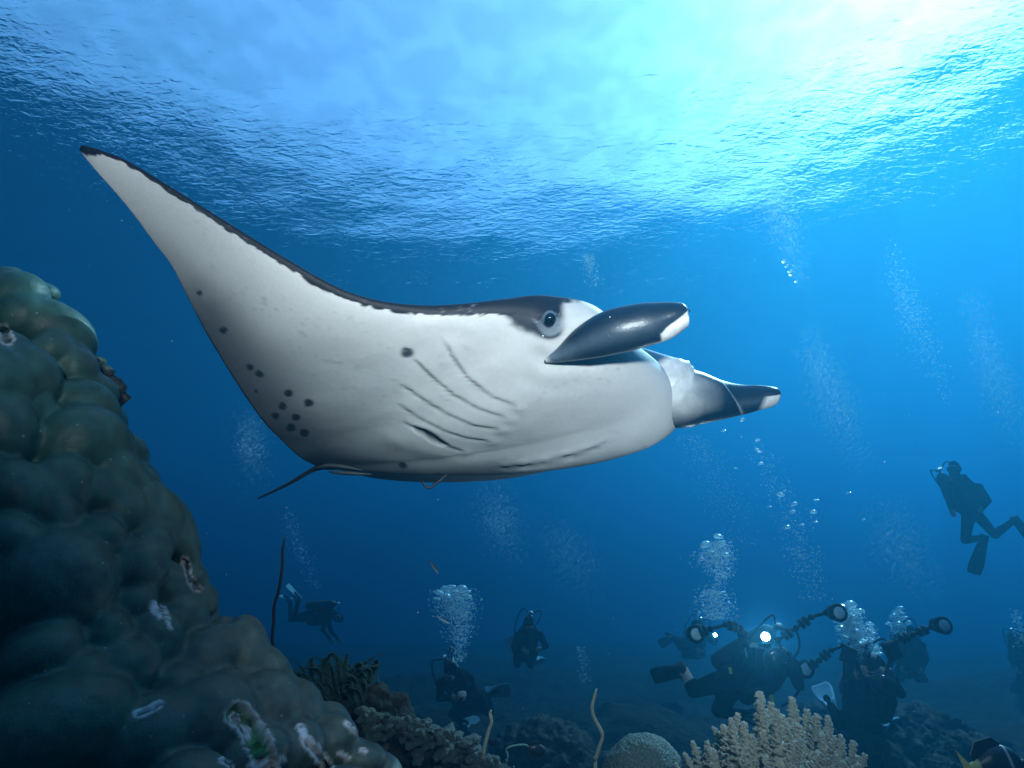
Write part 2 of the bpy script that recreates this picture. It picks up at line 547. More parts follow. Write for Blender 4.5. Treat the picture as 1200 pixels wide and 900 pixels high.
    ml = N.new('ShaderNodeMath'); ml.operation = 'LESS_THAN'; L.new(vo.outputs['Distance'], ml.inputs[0]); L.new(ms.outputs[0], ml.inputs[1])
    mk = N.new('ShaderNodeMath'); mk.operation = 'MULTIPLY'; mk.inputs[1].default_value = 0.5; L.new(ml.outputs[0], mk.inputs[0])
    m2 = N.new('ShaderNodeMix'); m2.data_type = 'RGBA'; L.new(mk.outputs[0], m2.inputs[0]); L.new(mm.outputs[2], m2.inputs[6]); m2.inputs[7].default_value = (.26, .30, .30, 1)
    L.new(m2.outputs[2], p.inputs['Base Color'])
    t3 = N.new('ShaderNodeTexNoise'); t3.inputs['Scale'].default_value = 150; t3.inputs['Detail'].default_value = 4; L.new(tc.outputs['Object'], t3.inputs['Vector'])
    b = N.new('ShaderNodeBump'); b.inputs['Distance'].default_value = 0.0011; L.new(t3.outputs[0], b.inputs['Height']); L.new(b.outputs[0], p.inputs['Normal'])
    root = new_obj('boulder_coral', me, m)
    root.location = root_p
    tag(root, 'huge lobed green-brown boulder coral rising beside the manta with white and green scars', 'coral')
    return root
boulder = build_boulder()

def cup_cluster(knobs, name, label):
    root = empty(name, tuple(at(*knobs[0][:3])), label, 'coral', 'small cup corals growing on the edge of the boulder coral')
    o0 = at(*knobs[0][:3])
    for (x, y, d, r) in knobs:
        c = at(x, y, d) - o0; rr = r * d / FPX
        view = at(x, y, d).normalized(); upv = Vector((0.5, -0.35, 0.6)).normalized()
        prof = [(-2.2, .55), (-1.0, .6), (0, .9), (.45, 1.0), (.55, .9), (.42, .7), (.15, .45)]
        v, f = tube_data([c + upv * (t * rr) for t, q in prof], [q * rr for t, q in prof], 18)
        me = pymesh('cup', v, f); P_ = verts_of(me); n = vnoise(P_, 60, 3); nm = vnoise(P_, 140, 8)
        P_ += (P_ - np.array(c)) * (0.16 * n + 0.1 * nm)[:, None]; me.vertices.foreach_set('co', P_.ravel())
        new_obj('cup', me, pbr('cup_coral', (0.10, 0.10, 0.065), 0.8, 0.2, noise=(90, 0.35), bump=(120, 0.004)), root)
cup_cluster([(123, 436, 1.93, 9), (114, 424, 1.95, 8)], 'cup_coral', 'pair of small brown cups high on the edge of the boulder coral')
cup_cluster([(134, 455, 1.92, 12), (141, 466, 1.92, 9), (133, 447, 1.94, 8)], 'cup_coral', 'cluster of three ragged brown cups on the edge of the boulder coral')

# ---------------------------------------------------------------- whip corals
def whip(pts, r, mat, label, name='whip_coral', n=60, base=None):
    P_ = [at(*p) for p in pts]
    b = P_[0]
    if base is not None: P_ = [Vector((b.x, b.y, ground(b.x, b.y) - 0.05))] + P_
    S = spline(P_, n); o0 = S[0].copy()
    rr = np.interp(np.linspace(0, 1, n), [0, .85, .97, 1], [r * 1.1, r * .9, r * .8, r * .3])
    v, f = tube_data(S - o0, rr, 10)
    me = pymesh(name, v, f); Q = verts_of(me); nz = vnoise(Q, 60, 2); 
    Q += 0.12 * r * np.stack([nz, -nz, nz], -1); me.vertices.foreach_set('co', Q.ravel())
    o = new_obj(name, me, mat); o.location = o0
    return tag(o, label, 'whip coral')
pale = pbr('whip_pale', (0.27, 0.31, 0.25), 0.7, 0.2, noise=(120, 0.6), bump=(260, 0.002))
teal = pbr('whip_teal', (0.16, 0.30, 0.28), 0.7, 0.2, noise=(120, 0.6), bump=(260, 0.002))
blk = pbr('whip_black', (0.015, 0.014, 0.014), 0.7, 0.2, noise=(120, 0.6))
whip([(325, 790, 2.3), (324, 772, 2.3), (319, 750, 2.3), (321, 727, 2.3), (321, 712, 2.3), (327, 690, 2.3), (331, 662, 2.3), (331, 645, 2.3), (334, 629, 2.3)], 0.0068, blk, 'thin black wire coral rising behind the boulder coral', base=1)
whip([(566, 905, 2.4), (567, 880, 2.4), (572, 858, 2.4), (576, 846, 2.4), (574, 836, 2.4), (576, 832, 2.4)], 0.0090, pale, 'short straight pale whip coral beside the knobbly coral', base=1)
whip([(593, 905, 2.9), (594, 893, 2.9), (595, 885, 2.9), (593, 878, 2.9), (598, 875, 2.9), (608, 873, 2.9), (616, 873, 2.9), (620, 875, 2.9)], 0.0055, teal, 'thin greenish whip coral bent over sideways', base=1)
whip([(698, 905, 2.5), (698, 890, 2.5), (702, 876, 2.5), (706, 862, 2.5), (702, 852, 2.5), (695, 838, 2.5), (694, 827, 2.5), (697, 815, 2.5), (699, 807, 2.5)], 0.0088, pale, 'tall wavy pale whip coral standing alone beside the dome coral', base=1)

# ---------------------------------------------------------------- bushy soft coral
def make_branch(seed):
    r = random.Random(seed); parts = []
    h = 1.0
    stem = spline([(0, 0, -0.3), (r.uniform(-.06, .06), r.uniform(-.06, .06), .35), (r.uniform(-.12, .12), r.uniform(-.12, .12), 1.0)], 10)
    parts.append(tube_data(stem, np.interp(np.linspace(0, 1, 10), [0, 1], [.15, .05]), 8))
    n = 34
    for i in range(n):
        t = (i + .5) / n
        p = Vector(stem[min(9, int(t * 9))]) * (1 - (t * 9 % 1)) + Vector(stem[min(9, int(t * 9) + 1)]) * (t * 9 % 1)
        az = i * 2.4 + r.uniform(-.4, .4); out_ = np.interp(t, [0, .3, 1], [.27, .26, .05]) * r.uniform(.8, 1.25)
        d = Vector((math.cos(az), math.sin(az), np.interp(t, [0, 1], [.35, 1.3]))).normalized()
        q = p + d * (out_ + .05)
        parts.append(tube_data([p, p + d * out_ * .6, q], [.045, .046, .026], 6))
        for j in range(8):
            e = Vector((math.cos(az + j * .79 + r.uniform(-.4, .4)), math.sin(az + j * .79), r.uniform(-.1, 1.0))).normalized()
            u = p + d * out_ * r.uniform(.45, 1.1)
            parts.append(tube_data([u, u + e * .055, u + e * .088], [.026, .027, .012], 5))
    for j in range(6):
        p = Vector(stem[-1]); e = Vector((r.uniform(-1, 1), r.uniform(-1, 1), r.uniform(.6, 1.6))).normalized()
        parts.append(tube_data([p, p + e * .08, p + e * .13], [.045, .042, .016], 6))
    V_, F_ = merge(parts)
    return pymesh('branch', V_, F_)
branches = [make_branch(20 + k) for k in range(7)]
def soft_coral(base_px, D, brs, label, name='soft_coral'):
    o0 = at(*base_px, D); o0 = Vector((o0.x, o0.y, o0.z))
    root = empty(name, tuple(o0), label, 'coral')
    m = pbr('soft_coral_flesh', (0.40, 0.46, 0.40), 0.8, 0.15, noise=(40, 0.62), bump=(160, 0.003))
    trunk = [ball_data((0, 0, -0.30), (.34, .26, .30), 18, 12)]
    for k, (tx, ty, dd, ln, lean) in enumerate(brs):
        tip = at(tx, ty, D + dd) - o0
        axis_ = Vector((lean + random.uniform(-.12, .12), random.uniform(-.25, .1), 1)).normalized()
        s = ln * (D + dd) / FPX
        b = tip - axis_ * s * 1.1
        me = branches[k % 7]
        o = new_obj('branch', me, m, root)
        o.location = b
        q = axis_.to_track_quat('Z', 'Y')
        o.rotation_euler = (q.to_matrix() @ Matrix.Rotation(k * 1.7, 3, 'Z')).to_euler()
        o.scale = (s, s, s * 1.0)
        trunk.append(tube_data([Vector((0, 0, -.32)) + Vector((b.x * .4, b.y * .4, 0)), b * .5 + Vector((0, 0, -.12)), b + axis_ * s * .15], [.06, .045, .02], 8))
    new_obj('trunk', fused('trunk', trunk, 0.014, 2), m, root)
    return root
random.seed(3)
brs = [(883, 812, 0, 52, -.1), (930, 818, .05, 48, .25), (858, 834, -.02, 44, -.2), (905, 824, .08, 46, .1), (962, 838, .05, 48, .3), (976, 842, .1, 42, .35), (948, 832, .15, 40, .2), (842, 850, 0, 40, -.3), (870, 846, -.06, 44, -.1), (894, 840, -.05, 42, 0), (917, 836, -.04, 46, .15), (940, 850, -.06, 44, .2),
       (1005, 872, 0, 42, .5), (1015, 884, -.05, 34, .6), (988, 862, -.03, 40, .4), (965, 860, -.1, 40, .25), (835, 872, -.02, 38, -.45), (855, 868, -.08, 40, -.25), (882, 864, -.1, 42, -.1), (908, 860, -.12, 42, .1), (930, 868, -.14, 42, .15), (955, 880, -.15, 40, .3), (980, 884, -.12, 38, .4), (1000, 892, -.1, 36, .5), (845, 892, -.08, 38, -.3), (870, 890, -.14, 40, -.1), (900, 886, -.17, 42, 0), (925, 894, -.18, 40, .1), (1019, 900, -.05, 34, .6), (812, 868, .06, 34, -.3), (806, 884, .03, 32, -.35), (824, 888, .0, 34, -.3), (818, 900, -.02, 30, -.2), (850, 856, .1, 36, -.2), (898, 852, .12, 36, 0), (950, 900, -.2, 36, .2), (890, 906, -.2, 36, 0), (795, 896, .08, 26, -.2)]
rb = random.Random(31)
for k in range(34):
    x = rb.uniform(822, 1008); top = np.interp(x, [800, 850, 885, 930, 975, 1020], [880, 838, 818, 822, 842, 885])
    brs.append((x, top + rb.uniform(4, 60), rb.uniform(-.15, .12), rb.uniform(26, 36), (x - 905) * .0045))
soft_coral((905, 965), 1.95, brs, 'pale beige bushy soft coral below the diver with the bright lamp')

# ---------------------------------------------------------------- dome coral
def dome_coral():
    D = 2.3; c = at(752, 908, D); s = D / FPX
    n, m = 70, 36; V_, F_ = [], []
    for i in range(m + 1):
        t = i / m * 1.75
        for k in range(n):
            ph = 2 * math.pi * k / n
            rr = math.sin(min(t, 1.57)) * (1.0 if t < 1.57 else 1 - (t - 1.57) * 1.6)
            z = math.cos(t)
            ridge = 0.012 * math.sin(ph * 35) * math.sin(t) ** 2 + 0.010 * math.sin(t * 46)
            x = rr * 46 * s * (1 + ridge) * math.cos(ph); y = rr * 46 * s * (1 + ridge) * math.sin(ph) * .8
            V_.append((x + 7 * s * z * (1 if z > 0 else 0) , y, z * 43 * s * (1 + ridge)))
    for i in range(m):
        for k in range(n):
            k2 = (k + 1) % n
            F_.append((i * n + k, (i + 1) * n + k, (i + 1) * n + k2, i * n + k2))
    F_.append(tuple(range(n - 1, -1, -1))); F_.append(tuple(m * n + k for k in range(n)))
    me = pymesh('dome_coral', V_, F_); P_ = verts_of(me); nz = vnoise(P_, 14, 3)
    P_ += 0.05 * P_ * nz[:, None]; me.vertices.foreach_set('co', P_.ravel())
    mt_, N, L = new_mat('dome_coral_skin')
    out = N.new('ShaderNodeOutputMaterial'); p = N.new('ShaderNodeBsdfPrincipled'); L.new(p.outputs[0], out.inputs[0]); p.inputs['Roughness'].default_value = .75
    tc = N.new('ShaderNodeTexCoord'); vo = N.new('ShaderNodeTexVoronoi'); vo.inputs['Scale'].default_value = 95; L.new(tc.outputs['Object'], vo.inputs['Vector'])
    rp = N.new('ShaderNodeValToRGB'); rp.color_ramp.elements[0].color = (.09, .135, .12, 1); rp.color_ramp.elements[1].color = (.03, .06, .055, 1); rp.color_ramp.elements[1].position = .55
    L.new(vo.outputs['Distance'], rp.inputs[0]); L.new(rp.outputs[0], p.inputs['Base Color'])
    b = N.new('ShaderNodeBump'); b.inputs['Distance'].default_value = .006; b.invert = True; L.new(vo.outputs['Distance'], b.inputs['Height']); L.new(b.outputs[0], p.inputs['Normal'])
    o = new_obj('dome_coral', me, mt_); o.location = c; o.rotation_euler = (0.15, 0.12, 0)
    tag(o, 'rounded greenish dome coral between the wavy whip coral and the soft coral', 'coral')
dome_coral()

# ---------------------------------------------------------------- dark rocks carrying the feathery colonies
def rock(name, balls, label, cat='rock', voxel=0.02, amp=0.05, mat=None, smooth=1):
    o0 = Vector(balls[0][0])
    me = fused(name, [ball_data(c, r, 16, 11) for c, r in balls], voxel, smooth)
    V_ = verts_of(me); nr = np.empty(len(V_) * 3); me.vertices.foreach_get('normal', nr); nr = nr.reshape(-1, 3)
    n1 = vnoise(V_, 9, 3, 4); n2 = vnoise(V_, 28, 6, 4)
    V_ = V_ + nr * (amp * n1 + amp * .45 * n2)[:, None] - np.array(o0)
    me.vertices.foreach_set('co', V_.ravel()); me.update()
    o = new_obj(name, me, mat or pbr('reef_rock', (0.016, 0.020, 0.019), 0.85, 0.2, noise=(16, 0.3), bump=(40, 0.012)))
    o.location = o0
    return tag(o, label, cat)
rnd = random.Random(12)
bl = [(at(400, 915, 2.72), .30), (at(350, 900, 2.72), .26)]
for k in range(46):
    x = rnd.uniform(345, 480); y = rnd.uniform(818, 905)
    if y < 790 + max(0, x - 425) * .9 or y < 850 - (x - 300) * .9: continue
    bl.append((at(x, y, 2.62 + rnd.uniform(-.12, .12)), rnd.uniform(.035, .085)))
rock('reef_outcrop', bl, 'dark rugged reef rock under the feathery fronds behind the boulder coral', amp=0.03, voxel=0.013)
bl = [(at(500, 960, 2.55), .34), (at(450, 940, 2.6), .3), (at(560, 980, 2.6), .3)]
for k in range(26):
    x = rnd.uniform(430, 565); y = np.interp(x, [430, 480, 520, 565], [842, 855, 868, 892]) + rnd.uniform(4, 50)
    bl.append((at(x, y, 2.5 + rnd.uniform(-.1, .15)), rnd.uniform(.04, .075)))
rock('reef_outcrop', bl, 'low dark rock under the knobbly finger coral', amp=0.025, voxel=0.013)

def knob_mesh(seed):
    r = random.Random(seed)
    parts = [tube_data([(-.5, 0, 0), (-.2, .05, .04), (.3, -.03, .1), (.8, r.uniform(-.1, .1), .12), (1.0, 0, .1)], [.16, .24, .27, .22, .10], 12, flat=.75)]
    for j in range(3):
        parts.append(ball_data((r.uniform(-.2, .8), r.uniform(-.2, .2), r.uniform(0, .25)), r.uniform(.14, .22), 10, 7))
    me = fused('knob', parts, .05, 2)
    V_ = verts_of(me); n = vnoise(V_, 4, seed, 4); V_ += V_ * (0.14 * n)[:, None]; me.vertices.foreach_set('co', V_.ravel())
    return me
knobs = [knob_mesh(k) for k in range(5)]
def finger_coral(region, D, n, seed, label):
    r = random.Random(seed); o0 = at(region[0][0], region[0][1] + 40, D)
    root = empty('finger_coral', tuple(o0), label, 'coral')
    m = pbr('finger_coral_skin', (0.13, 0.20, 0.20), 0.55, 0.4, noise=(5, 0.35), bump=(18, 0.05))
    xs = [p[0] for p in region]; ys = [p[1] for p in region]
    for k in range(n):
        x = r.uniform(xs[0], xs[-1]); y = np.interp(x, xs, ys) + abs(r.gauss(0, 1)) * 20
        dd = -0.0022 * (y - np.interp(x, xs, ys)) + r.uniform(-.04, .06)
        o = new_obj('finger', knobs[k % 5], m, root)
        o.location = at(x, y, D + dd) - o0
        s = r.uniform(.045, .095)
        o.scale = (s * .75, s * 1.25, s * 1.1)
        o.rotation_euler = (r.uniform(-.4, .4), r.uniform(-.55, .15), r.uniform(-2.2, 1.2))
    return root
finger_coral([(424, 838), (460, 842), (500, 852), (540, 866), (566, 888), (580, 896)], 2.45, 120, 5, 'knobbly blue-grey finger coral heaped on the low dark rock')
finger_coral([(345, 842), (372, 838), (410, 832), (440, 832), (450, 838)], 2.58, 34, 8, 'sparse knobbly coral under the feathery fronds')

# feathery colony
def frond_mesh(seed):
    r = random.Random(seed); V_, F_ = [], []
    n = 34; cur = r.uniform(.25, .6)
    P_ = [Vector((cur * t * t, 0, t - .18 * t * t)) for t in np.linspace(0, 1, n)]
    v, f = tube_data(P_, np.interp(np.linspace(0, 1, n), [0, 1], [.014, .004]), 5); parts = [(v, f)]
    for i in range(3, n):
        t = i / n; ln = .125 * math.sin(min(1, t * 1.25 + .18) * math.pi * .82) * (1.05 if t < .9 else .75)
        dirn = (P_[min(i + 1, n - 1)] - P_[i - 1]).normalized()
        for sgn in (-1, 1):
            sd = Vector((0.15, sgn, 0)).normalized()
            e = (dirn * .75 + sd * .8 + Vector((r.uniform(-.2, .2), 0, r.uniform(-.2, .2)))).normalized() * ln
            p = P_[i]; mid = p + e * .55 + Vector((0, 0, .012))
            parts.append(tube_data([p, mid, p + e], [.006, .009, .004], 4))
    return pymesh('frond', *merge(parts))
fronds = [frond_mesh(50 + k) for k in range(5)]
def feather_colony(anchor, D, tips, label):
    o0 = at(*anchor, D)
    root = empty('feather_hydroid', tuple(o0), label, 'hydroid', 'feathery hydroids on the dark rocks')
    m = pbr('hydroid_frond', (0.05, 0.125, 0.115), 0.8, 0.15, noise=(8, 0.4))
    r = random.Random(len(tips))
    for k, (bx, by, tx, ty) in enumerate(tips):
        dd = r.uniform(-.12, .12)
        b = at(bx, by, D + dd); t = at(tx, ty, D + dd + r.uniform(-.06, .02))
        o = new_obj('frond', fronds[k % 5], m, root)
        d = t - b; ln = d.length; z = d.normalized()
        y = Vector((1, r.uniform(-.7, .7), 0)); y = (y - z * y.dot(z)).normalized(); x = y.cross(z)
        M_ = Matrix((x, y, z)).transposed()
        o.rotation_euler = (M_ @ Matrix.Rotation(r.uniform(-.5, .5), 3, 'Z')).to_euler()
        o.location = b - o0; o.scale = (ln * .9, ln * 1.1, ln)
r = random.Random(77)
tips = []
for k in range(60):
    bx = r.uniform(350, 432); by = r.uniform(798, 842)
    a = r.gauss(0.03 + (bx - 390) * .010, .26); ln = r.uniform(36, 66)
    tips.append((bx, by, bx + ln * math.sin(a), by - ln * math.cos(a)))
tips += [(402, 806, 404, 750), (385, 806, 386, 752), (412, 806, 424, 753), (428, 812, 446, 765), (405, 808, 412, 748), (415, 806, 432, 754), (395, 806, 398, 754), (420, 815, 448, 772), (422, 825, 448, 795), (375, 808, 378, 757), (365, 812, 358, 772), (418, 830, 440, 800)]
feather_colony((395, 830), 2.55, tips, 'large clump of dark green feathery fronds on the reef rock')
feather_colony((340, 800), 2.3, [(337, 808, 336, 778), (340, 810, 342, 786), (345, 806, 350, 781), (352, 805, 354, 782)], 'tiny pale feather tuft at the edge of the boulder coral')
feather_colony((455, 845), 2.5, [(452, 850, 464, 820), (456, 852, 476, 822), (460, 852, 480, 840), (448, 852, 452, 826), (465, 856, 482, 842), (490, 862, 500, 838), (495, 866, 512, 842)], 'small feathery clump above the knobbly finger coral')

# mid-distance reef heads
def reef_head(px, py, D, w, h, seed, label):
    r = random.Random(seed); c = at(px, py, D); s = D / FPX
    bl = [(Vector((c.x, c.y, c.z - h * s * .6)), w * s * .5)]
    for k in range(22):
        bl.append((c + Vector((r.uniform(-.5, .5) * w * s, r.uniform(-.4, .4) * w * s, r.uniform(-.7, .0) * h * s)), r.uniform(.08, .2) * w * s))
    rock('coral_head', bl, label, 'coral', voxel=max(.02, w * s * .025), amp=.06 * w * s)
reef_head(1075, 872, 6.2, 150, 60, 3, 'dim rugged coral head on the seabed below the masked photographer')
reef_head(1150, 905, 5.0, 120, 40, 4, 'low dim coral head under the striped fish')
reef_head(965, 862, 6.8, 110, 40, 5, 'dim coral head behind the bushy soft coral')
reef_head(640, 905, 5.2, 150, 34, 6, 'dark low coral head behind the whip corals')
reef_head(1010, 878, 5.2, 90, 40, 8, 'dim coral mound beside the bushy soft coral')
reef_head(800, 892, 3.4, 50, 40, 7, 'small black rock between the dome coral and the soft coral')

# ---------------------------------------------------------------- manta ray
def build_manta():
    LE = [(798, 482, 2.68), (783, 441, 2.58), (740, 403, 2.43), (700, 362, 2.30), (645, 349, 2.22), (600, 352, 2.17), (550, 357, 2.13), (500, 359, 2.10),
          (450, 354, 2.05), (400, 339, 2.0), (340, 306, 1.95), (270, 263, 1.90), (200, 219, 1.85), (150, 189, 1.82), (118, 176, 1.805), (98, 170, 1.80)]
    TE = [(374, 548, 3.05), (352, 536, 2.92), (332, 518, 2.80), (312, 498, 2.66), (294, 474, 2.53), (276, 447, 2.41), (258, 418, 2.30), (242, 391, 2.21), (228, 364, 2.13),
          (214, 336, 2.06), (199, 308, 2.0), (180, 283, 1.95), (158, 253, 1.90), (136, 226, 1.86), (112, 199, 1.825), (93, 176, 1.80)]
    T = Vector(at(*TE[0])); M = Vector(at(*LE[0]))
    Fw = (M - T).normalized()
    right_base = at(668, 415, 2.2); left_base = at(800, 470, 2.95)
    Lat = (left_base - right_base); Lat = (Lat - Fw * Lat.dot(Fw)).normalized()      # towards its left
    Up = Fw.cross(Lat).normalized()
    if Up.z < 0: Up = -Up
    n_r = 230; n_l = 110; NC = 170
    le = spline([at(*p) for p in LE], 2000); te = spline([at(*p) for p in TE], 2000)
    # matching stations: place sections evenly, denser along the leading edge at the head
    s = np.linspace(0, 1, n_r)
    sl = np.interp(s, [0, .12, .3, .5, .75, 1], [0, .13, .33, .53, .77, 1.0])
    stt = np.interp(s, [0, .12, .3, .5, .75, 1], [0, .05, .19, .42, .72, 1.0])
    ler = le[np.clip((sl * 1999).astype(int), 0, 1999)]; ter = te[np.clip((stt * 1999).astype(int), 0, 1999)]
    # left half: mirrored in the body's middle plane, its wing held lower
    def mirror(P, lower):
        R = P - np.array(T)
        l = R @ np.array(Lat); f = R @ np.array(Fw); u = R @ np.array(Up)
        l2 = -l
        rr = np.hypot(l2, np.maximum(u, 0) if False else u)
        ang = np.arctan2(u, l2) * lower
        return np.array(T) + np.outer(f, Fw) + np.outer(rr * np.cos(ang), Lat) + np.outer(rr * np.sin(ang), Up)
    idx = np.linspace(1, n_r - 1, n_l).astype(int)
    sL = s[idx]
    low = 1.0 - 0.75 * smoothstep(0.02, 0.4, sL)
    leL = np.array([mirror(ler[i:i + 1], lw)[0] for i, lw in zip(idx, low)])
    teL = np.array([mirror(ter[i:i + 1], lw)[0] for i, lw in zip(idx, low)])
    LEa = np.vstack([leL[::-1], ler]); TEa = np.vstack([teL[::-1], ter]); S = np.r_[-sL[::-1], s]
    # smooth the join at the middle
    for _ in range(6):
        for A in (LEa, TEa):
            k0 = n_l
            seg = A[k0 - 14:k0 + 15].copy()
            seg[1:-1] = 0.25 * seg[:-2] + 0.5 * seg[1:-1] + 0.25 * seg[2:]
            A[k0 - 14:k0 + 15] = seg
    ns = len(S)
    chord = TEa - LEa
    mid = 0.5 * (LEa + TEa)
    span = np.gradient(mid, axis=0)
    nrm = np.cross(chord, span); nrm /= np.linalg.norm(nrm, axis=1)[:, None]
    if nrm[n_l] @ np.array(Up) > 0: nrm = -nrm            # ventral side
    for _ in range(20):
        nrm[1:-1] = 0.25 * nrm[:-2] + 0.5 * nrm[1:-1] + 0.25 * nrm[2:]
    nrm /= np.linalg.norm(nrm, axis=1)[:, None]
    aS = np.abs(S)
    tv = np.interp(aS, [0, .1, .2, .3, .45, .65, .85, 1], [.20, .215, .212, .178, .095, .045, .022, .006])
    td = np.interp(aS, [0, .1, .2, .3, .45, .65, .85, 1], [.22, .20, .14, .085, .05, .03, .016, .006])
    ker = np.ones(9) / 9
    tv = np.convolve(np.pad(tv, 4, 'edge'), ker, 'valid'); td = np.convolve(np.pad(td, 4, 'edge'), ker, 'valid')
    c = (1 - np.cos(np.linspace(0, math.pi, NC))) / 2
    prof = np.clip(c, 0, 1) ** 0.5 * (1 - c) ** 0.85
    prof /= prof.max()
    # head: blunter front
    prof_h = np.clip(c, 0, 1) ** 0.42 * (1 - c) ** 1.0; prof_h /= prof_h.max()
    w = smoothstep(0.5, 0.1, aS)
    PR = prof[None] * (1 - w)[:, None] + prof_h[None] * w[:, None]
    base = LEa[:, None, :] + chord[:, None, :] * c[None, :, None]
    ven = base + nrm[:, None, :] * (tv[:, None] * PR)[..., None]
    dor = base - nrm[:, None, :] * (td[:, None] * PR)[..., None]
    V = np.concatenate([ven.reshape(-1, 3), dor[:, 1:-1].reshape(-1, 3)])
    iv = np.arange(ns * NC).reshape(ns, NC)
    idd = np.empty((ns, NC), int)
    idd[:, 0] = iv[:, 0]; idd[:, -1] = iv[:, -1]
    idd[:, 1:-1] = ns * NC + np.arange(ns * (NC - 2)).reshape(ns, NC - 2)
    def quads(i, flip):
        q = np.stack([i[:-1, :-1], i[1:, :-1], i[1:, 1:], i[:-1, 1:]], -1).reshape(-1, 4)
        return q[:, ::-1] if flip else q
    F = np.vstack([quads(iv, False), quads(idd, True)])
    F = F.tolist() + [list(np.r_[iv[0, :], idd[0, -2:0:-1]]), list(np.r_[iv[-1, ::-1], idd[-1, 1:-1]])]
    # per-vertex data
    nv = ns * NC
    isv = np.zeros(len(V), bool); isv[:nv] = True
    sv = np.concatenate([np.repeat(S, NC), np.repeat(S, NC - 2)])
    cv = np.concatenate([np.tile(c, ns), np.tile(c[1:-1], ns)])
    nn = np.concatenate([np.repeat(nrm, NC, 0), -np.repeat(nrm, NC - 2, 0)])
    px, py = pix_of(V)
    right = isv & (sv > -0.03)
    n1 = vnoise(V, 9.0, 3.0); n2 = vnoise(V, 38.0, 7.0, 4); n3 = vnoise(V, 2.6, 11.0, 3)
    disp = np.zeros(len(V))
    white = np.array([0.74, 0.74, 0.73]); black = np.array([0.012, 0.013, 0.017])
    col = np.tile(white, (len(V), 1))
    def paint(mask, rgb):
        nonlocal col
        mask = np.clip(mask, 0, 1)[:, None]
        col = col * (1 - mask) + np.array(rgb) * mask
    paint(0.10 + 0.10 * n3 + 0.05 * n1, (0.48, 0.50, 0.52))
    # cloudy greyer fields painting soft shading into the belly
    paint(isv * 0.24 * smoothstep(0.0, 0.45, vnoise(V, 1.7, 21.0, 2)), (0.36, 0.39, 0.42))
    paint(right * 0.16 * np.exp(-(np.hypot((px - 690) / 90.0, (py - 470) / 32.0)) ** 2), (0.33, 0.37, 0.41))
    # grey skin of the rear margin, deepened by shading painted into the colour
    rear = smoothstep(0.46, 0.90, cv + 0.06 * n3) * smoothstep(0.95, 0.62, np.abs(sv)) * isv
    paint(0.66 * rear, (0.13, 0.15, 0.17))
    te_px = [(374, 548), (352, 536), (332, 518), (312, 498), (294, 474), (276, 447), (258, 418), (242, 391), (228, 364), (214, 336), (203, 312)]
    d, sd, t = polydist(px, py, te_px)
    paint(0.72 * isv * right * np.exp(-((d + 9 * n3) / 46.0) ** 2) * smoothstep(1.0, 0.72, t + 0.05 * n1), (0.085, 0.105, 0.12))  # margin pigment and painted shading, fading inward from the trailing edge
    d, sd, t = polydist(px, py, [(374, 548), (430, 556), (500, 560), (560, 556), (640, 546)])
    paint(0.78 * right * np.exp(-((d + 5 * n3) / 19.0) ** 2) * smoothstep(1.0, 0.75, t), (0.07, 0.09, 0.105))  # self-shade of the down-turned belly edge, painted in
    paint(smoothstep(0.988, 0.997, cv + 0.006 * n1 + 0.006 * n3) * isv * (np.abs(sv) < 0.93), black)
    # spots
    spots = [(234, 343, 3), (262, 387, 4.5), (293, 430, 4), (304, 438, 4.5), (338, 461, 4.5), (362, 472, 5), (331, 476, 4.5), (323, 487, 4.5), (347, 489, 4.5), (341, 501, 5), (357, 507, 5), (472, 544, 4.5), (477, 413, 6.5), (252, 412, 2.5), (300, 458, 2.5)]
    for i, (x, y, r) in enumerate(spots):
        d = np.hypot((px - x) / 1.15, py - y) + 1.2 * n2
        paint(right * 0.95 * smoothstep(r + 0.8, r - 1.4, d), (0.025, 0.03, 0.04))
    # gill slits
    gills = [[(516, 392), (530, 418), (548, 443), (578, 466), (612, 478)], [(481, 416), (505, 441), (530, 462), (560, 479), (600, 492)],
             [(465, 447), (495, 468), (525, 486), (555, 499), (592, 504)], [(462, 470), (490, 490), (520, 505), (548, 514), (580, 518)],
             [(468, 492), (488, 503), (512, 516), (530, 525), (548, 530)]]
    for k, g in enumerate(gills):
        d, sd, t = polydist(px, py, g)
        env = smoothstep(0.0, 0.12, t) * smoothstep(1.0, 0.86, t) * right
        disp += env * (-0.004 * np.exp(-(d / 1.6) ** 2))
        disp += env * np.where(sd < 0, 0.005 * np.exp(-d / 9.0), 0) * smoothstep(0, 2.0, d)
        disp += env * np.where(sd > 0, -0.003 * np.exp(-d / 7.0), 0)
        paint(env * 0.42 * np.exp(-(d / (0.8 + 0.5 * t)) ** 2), (0.10, 0.11, 0.125))
        # little frilled ends
        e = np.hypot(px - g[-1][0] + 3, (py - g[-1][1]) * 1.6)
        disp += right * 0.006 * np.exp(-(e / 7) ** 2)
    d, sd, t = polydist(px, py, [(484, 501), (500, 509), (514, 518), (522, 522)])
    o5 = right * smoothstep(4.2, 1.6, d / (0.4 + 0.9 * np.sin(np.clip(t, 0.02, 1) * 3.1)))
    paint(o5 * 0.96, (0.01, 0.012, 0.016)); disp -= 0.016 * o5
    # far gill row seen edge-on near the lower contour
    d, sd, t = polydist(px, py, [(582, 549), (620, 545), (660, 537), (695, 526), (716, 516)])
    env = smoothstep(0, .1, t) * smoothstep(1, .85, t) * right
    disp += env * (0.008 * np.exp(-((d - 3) / 3) ** 2) * (sd < 0) - 0.012 * np.exp(-(d / 1.8) ** 2)) * (1 + 0.6 * np.sin(t * 34))
    paint(env * 0.55 * np.exp(-(d / 1.8) ** 2), (0.07, 0.08, 0.09))
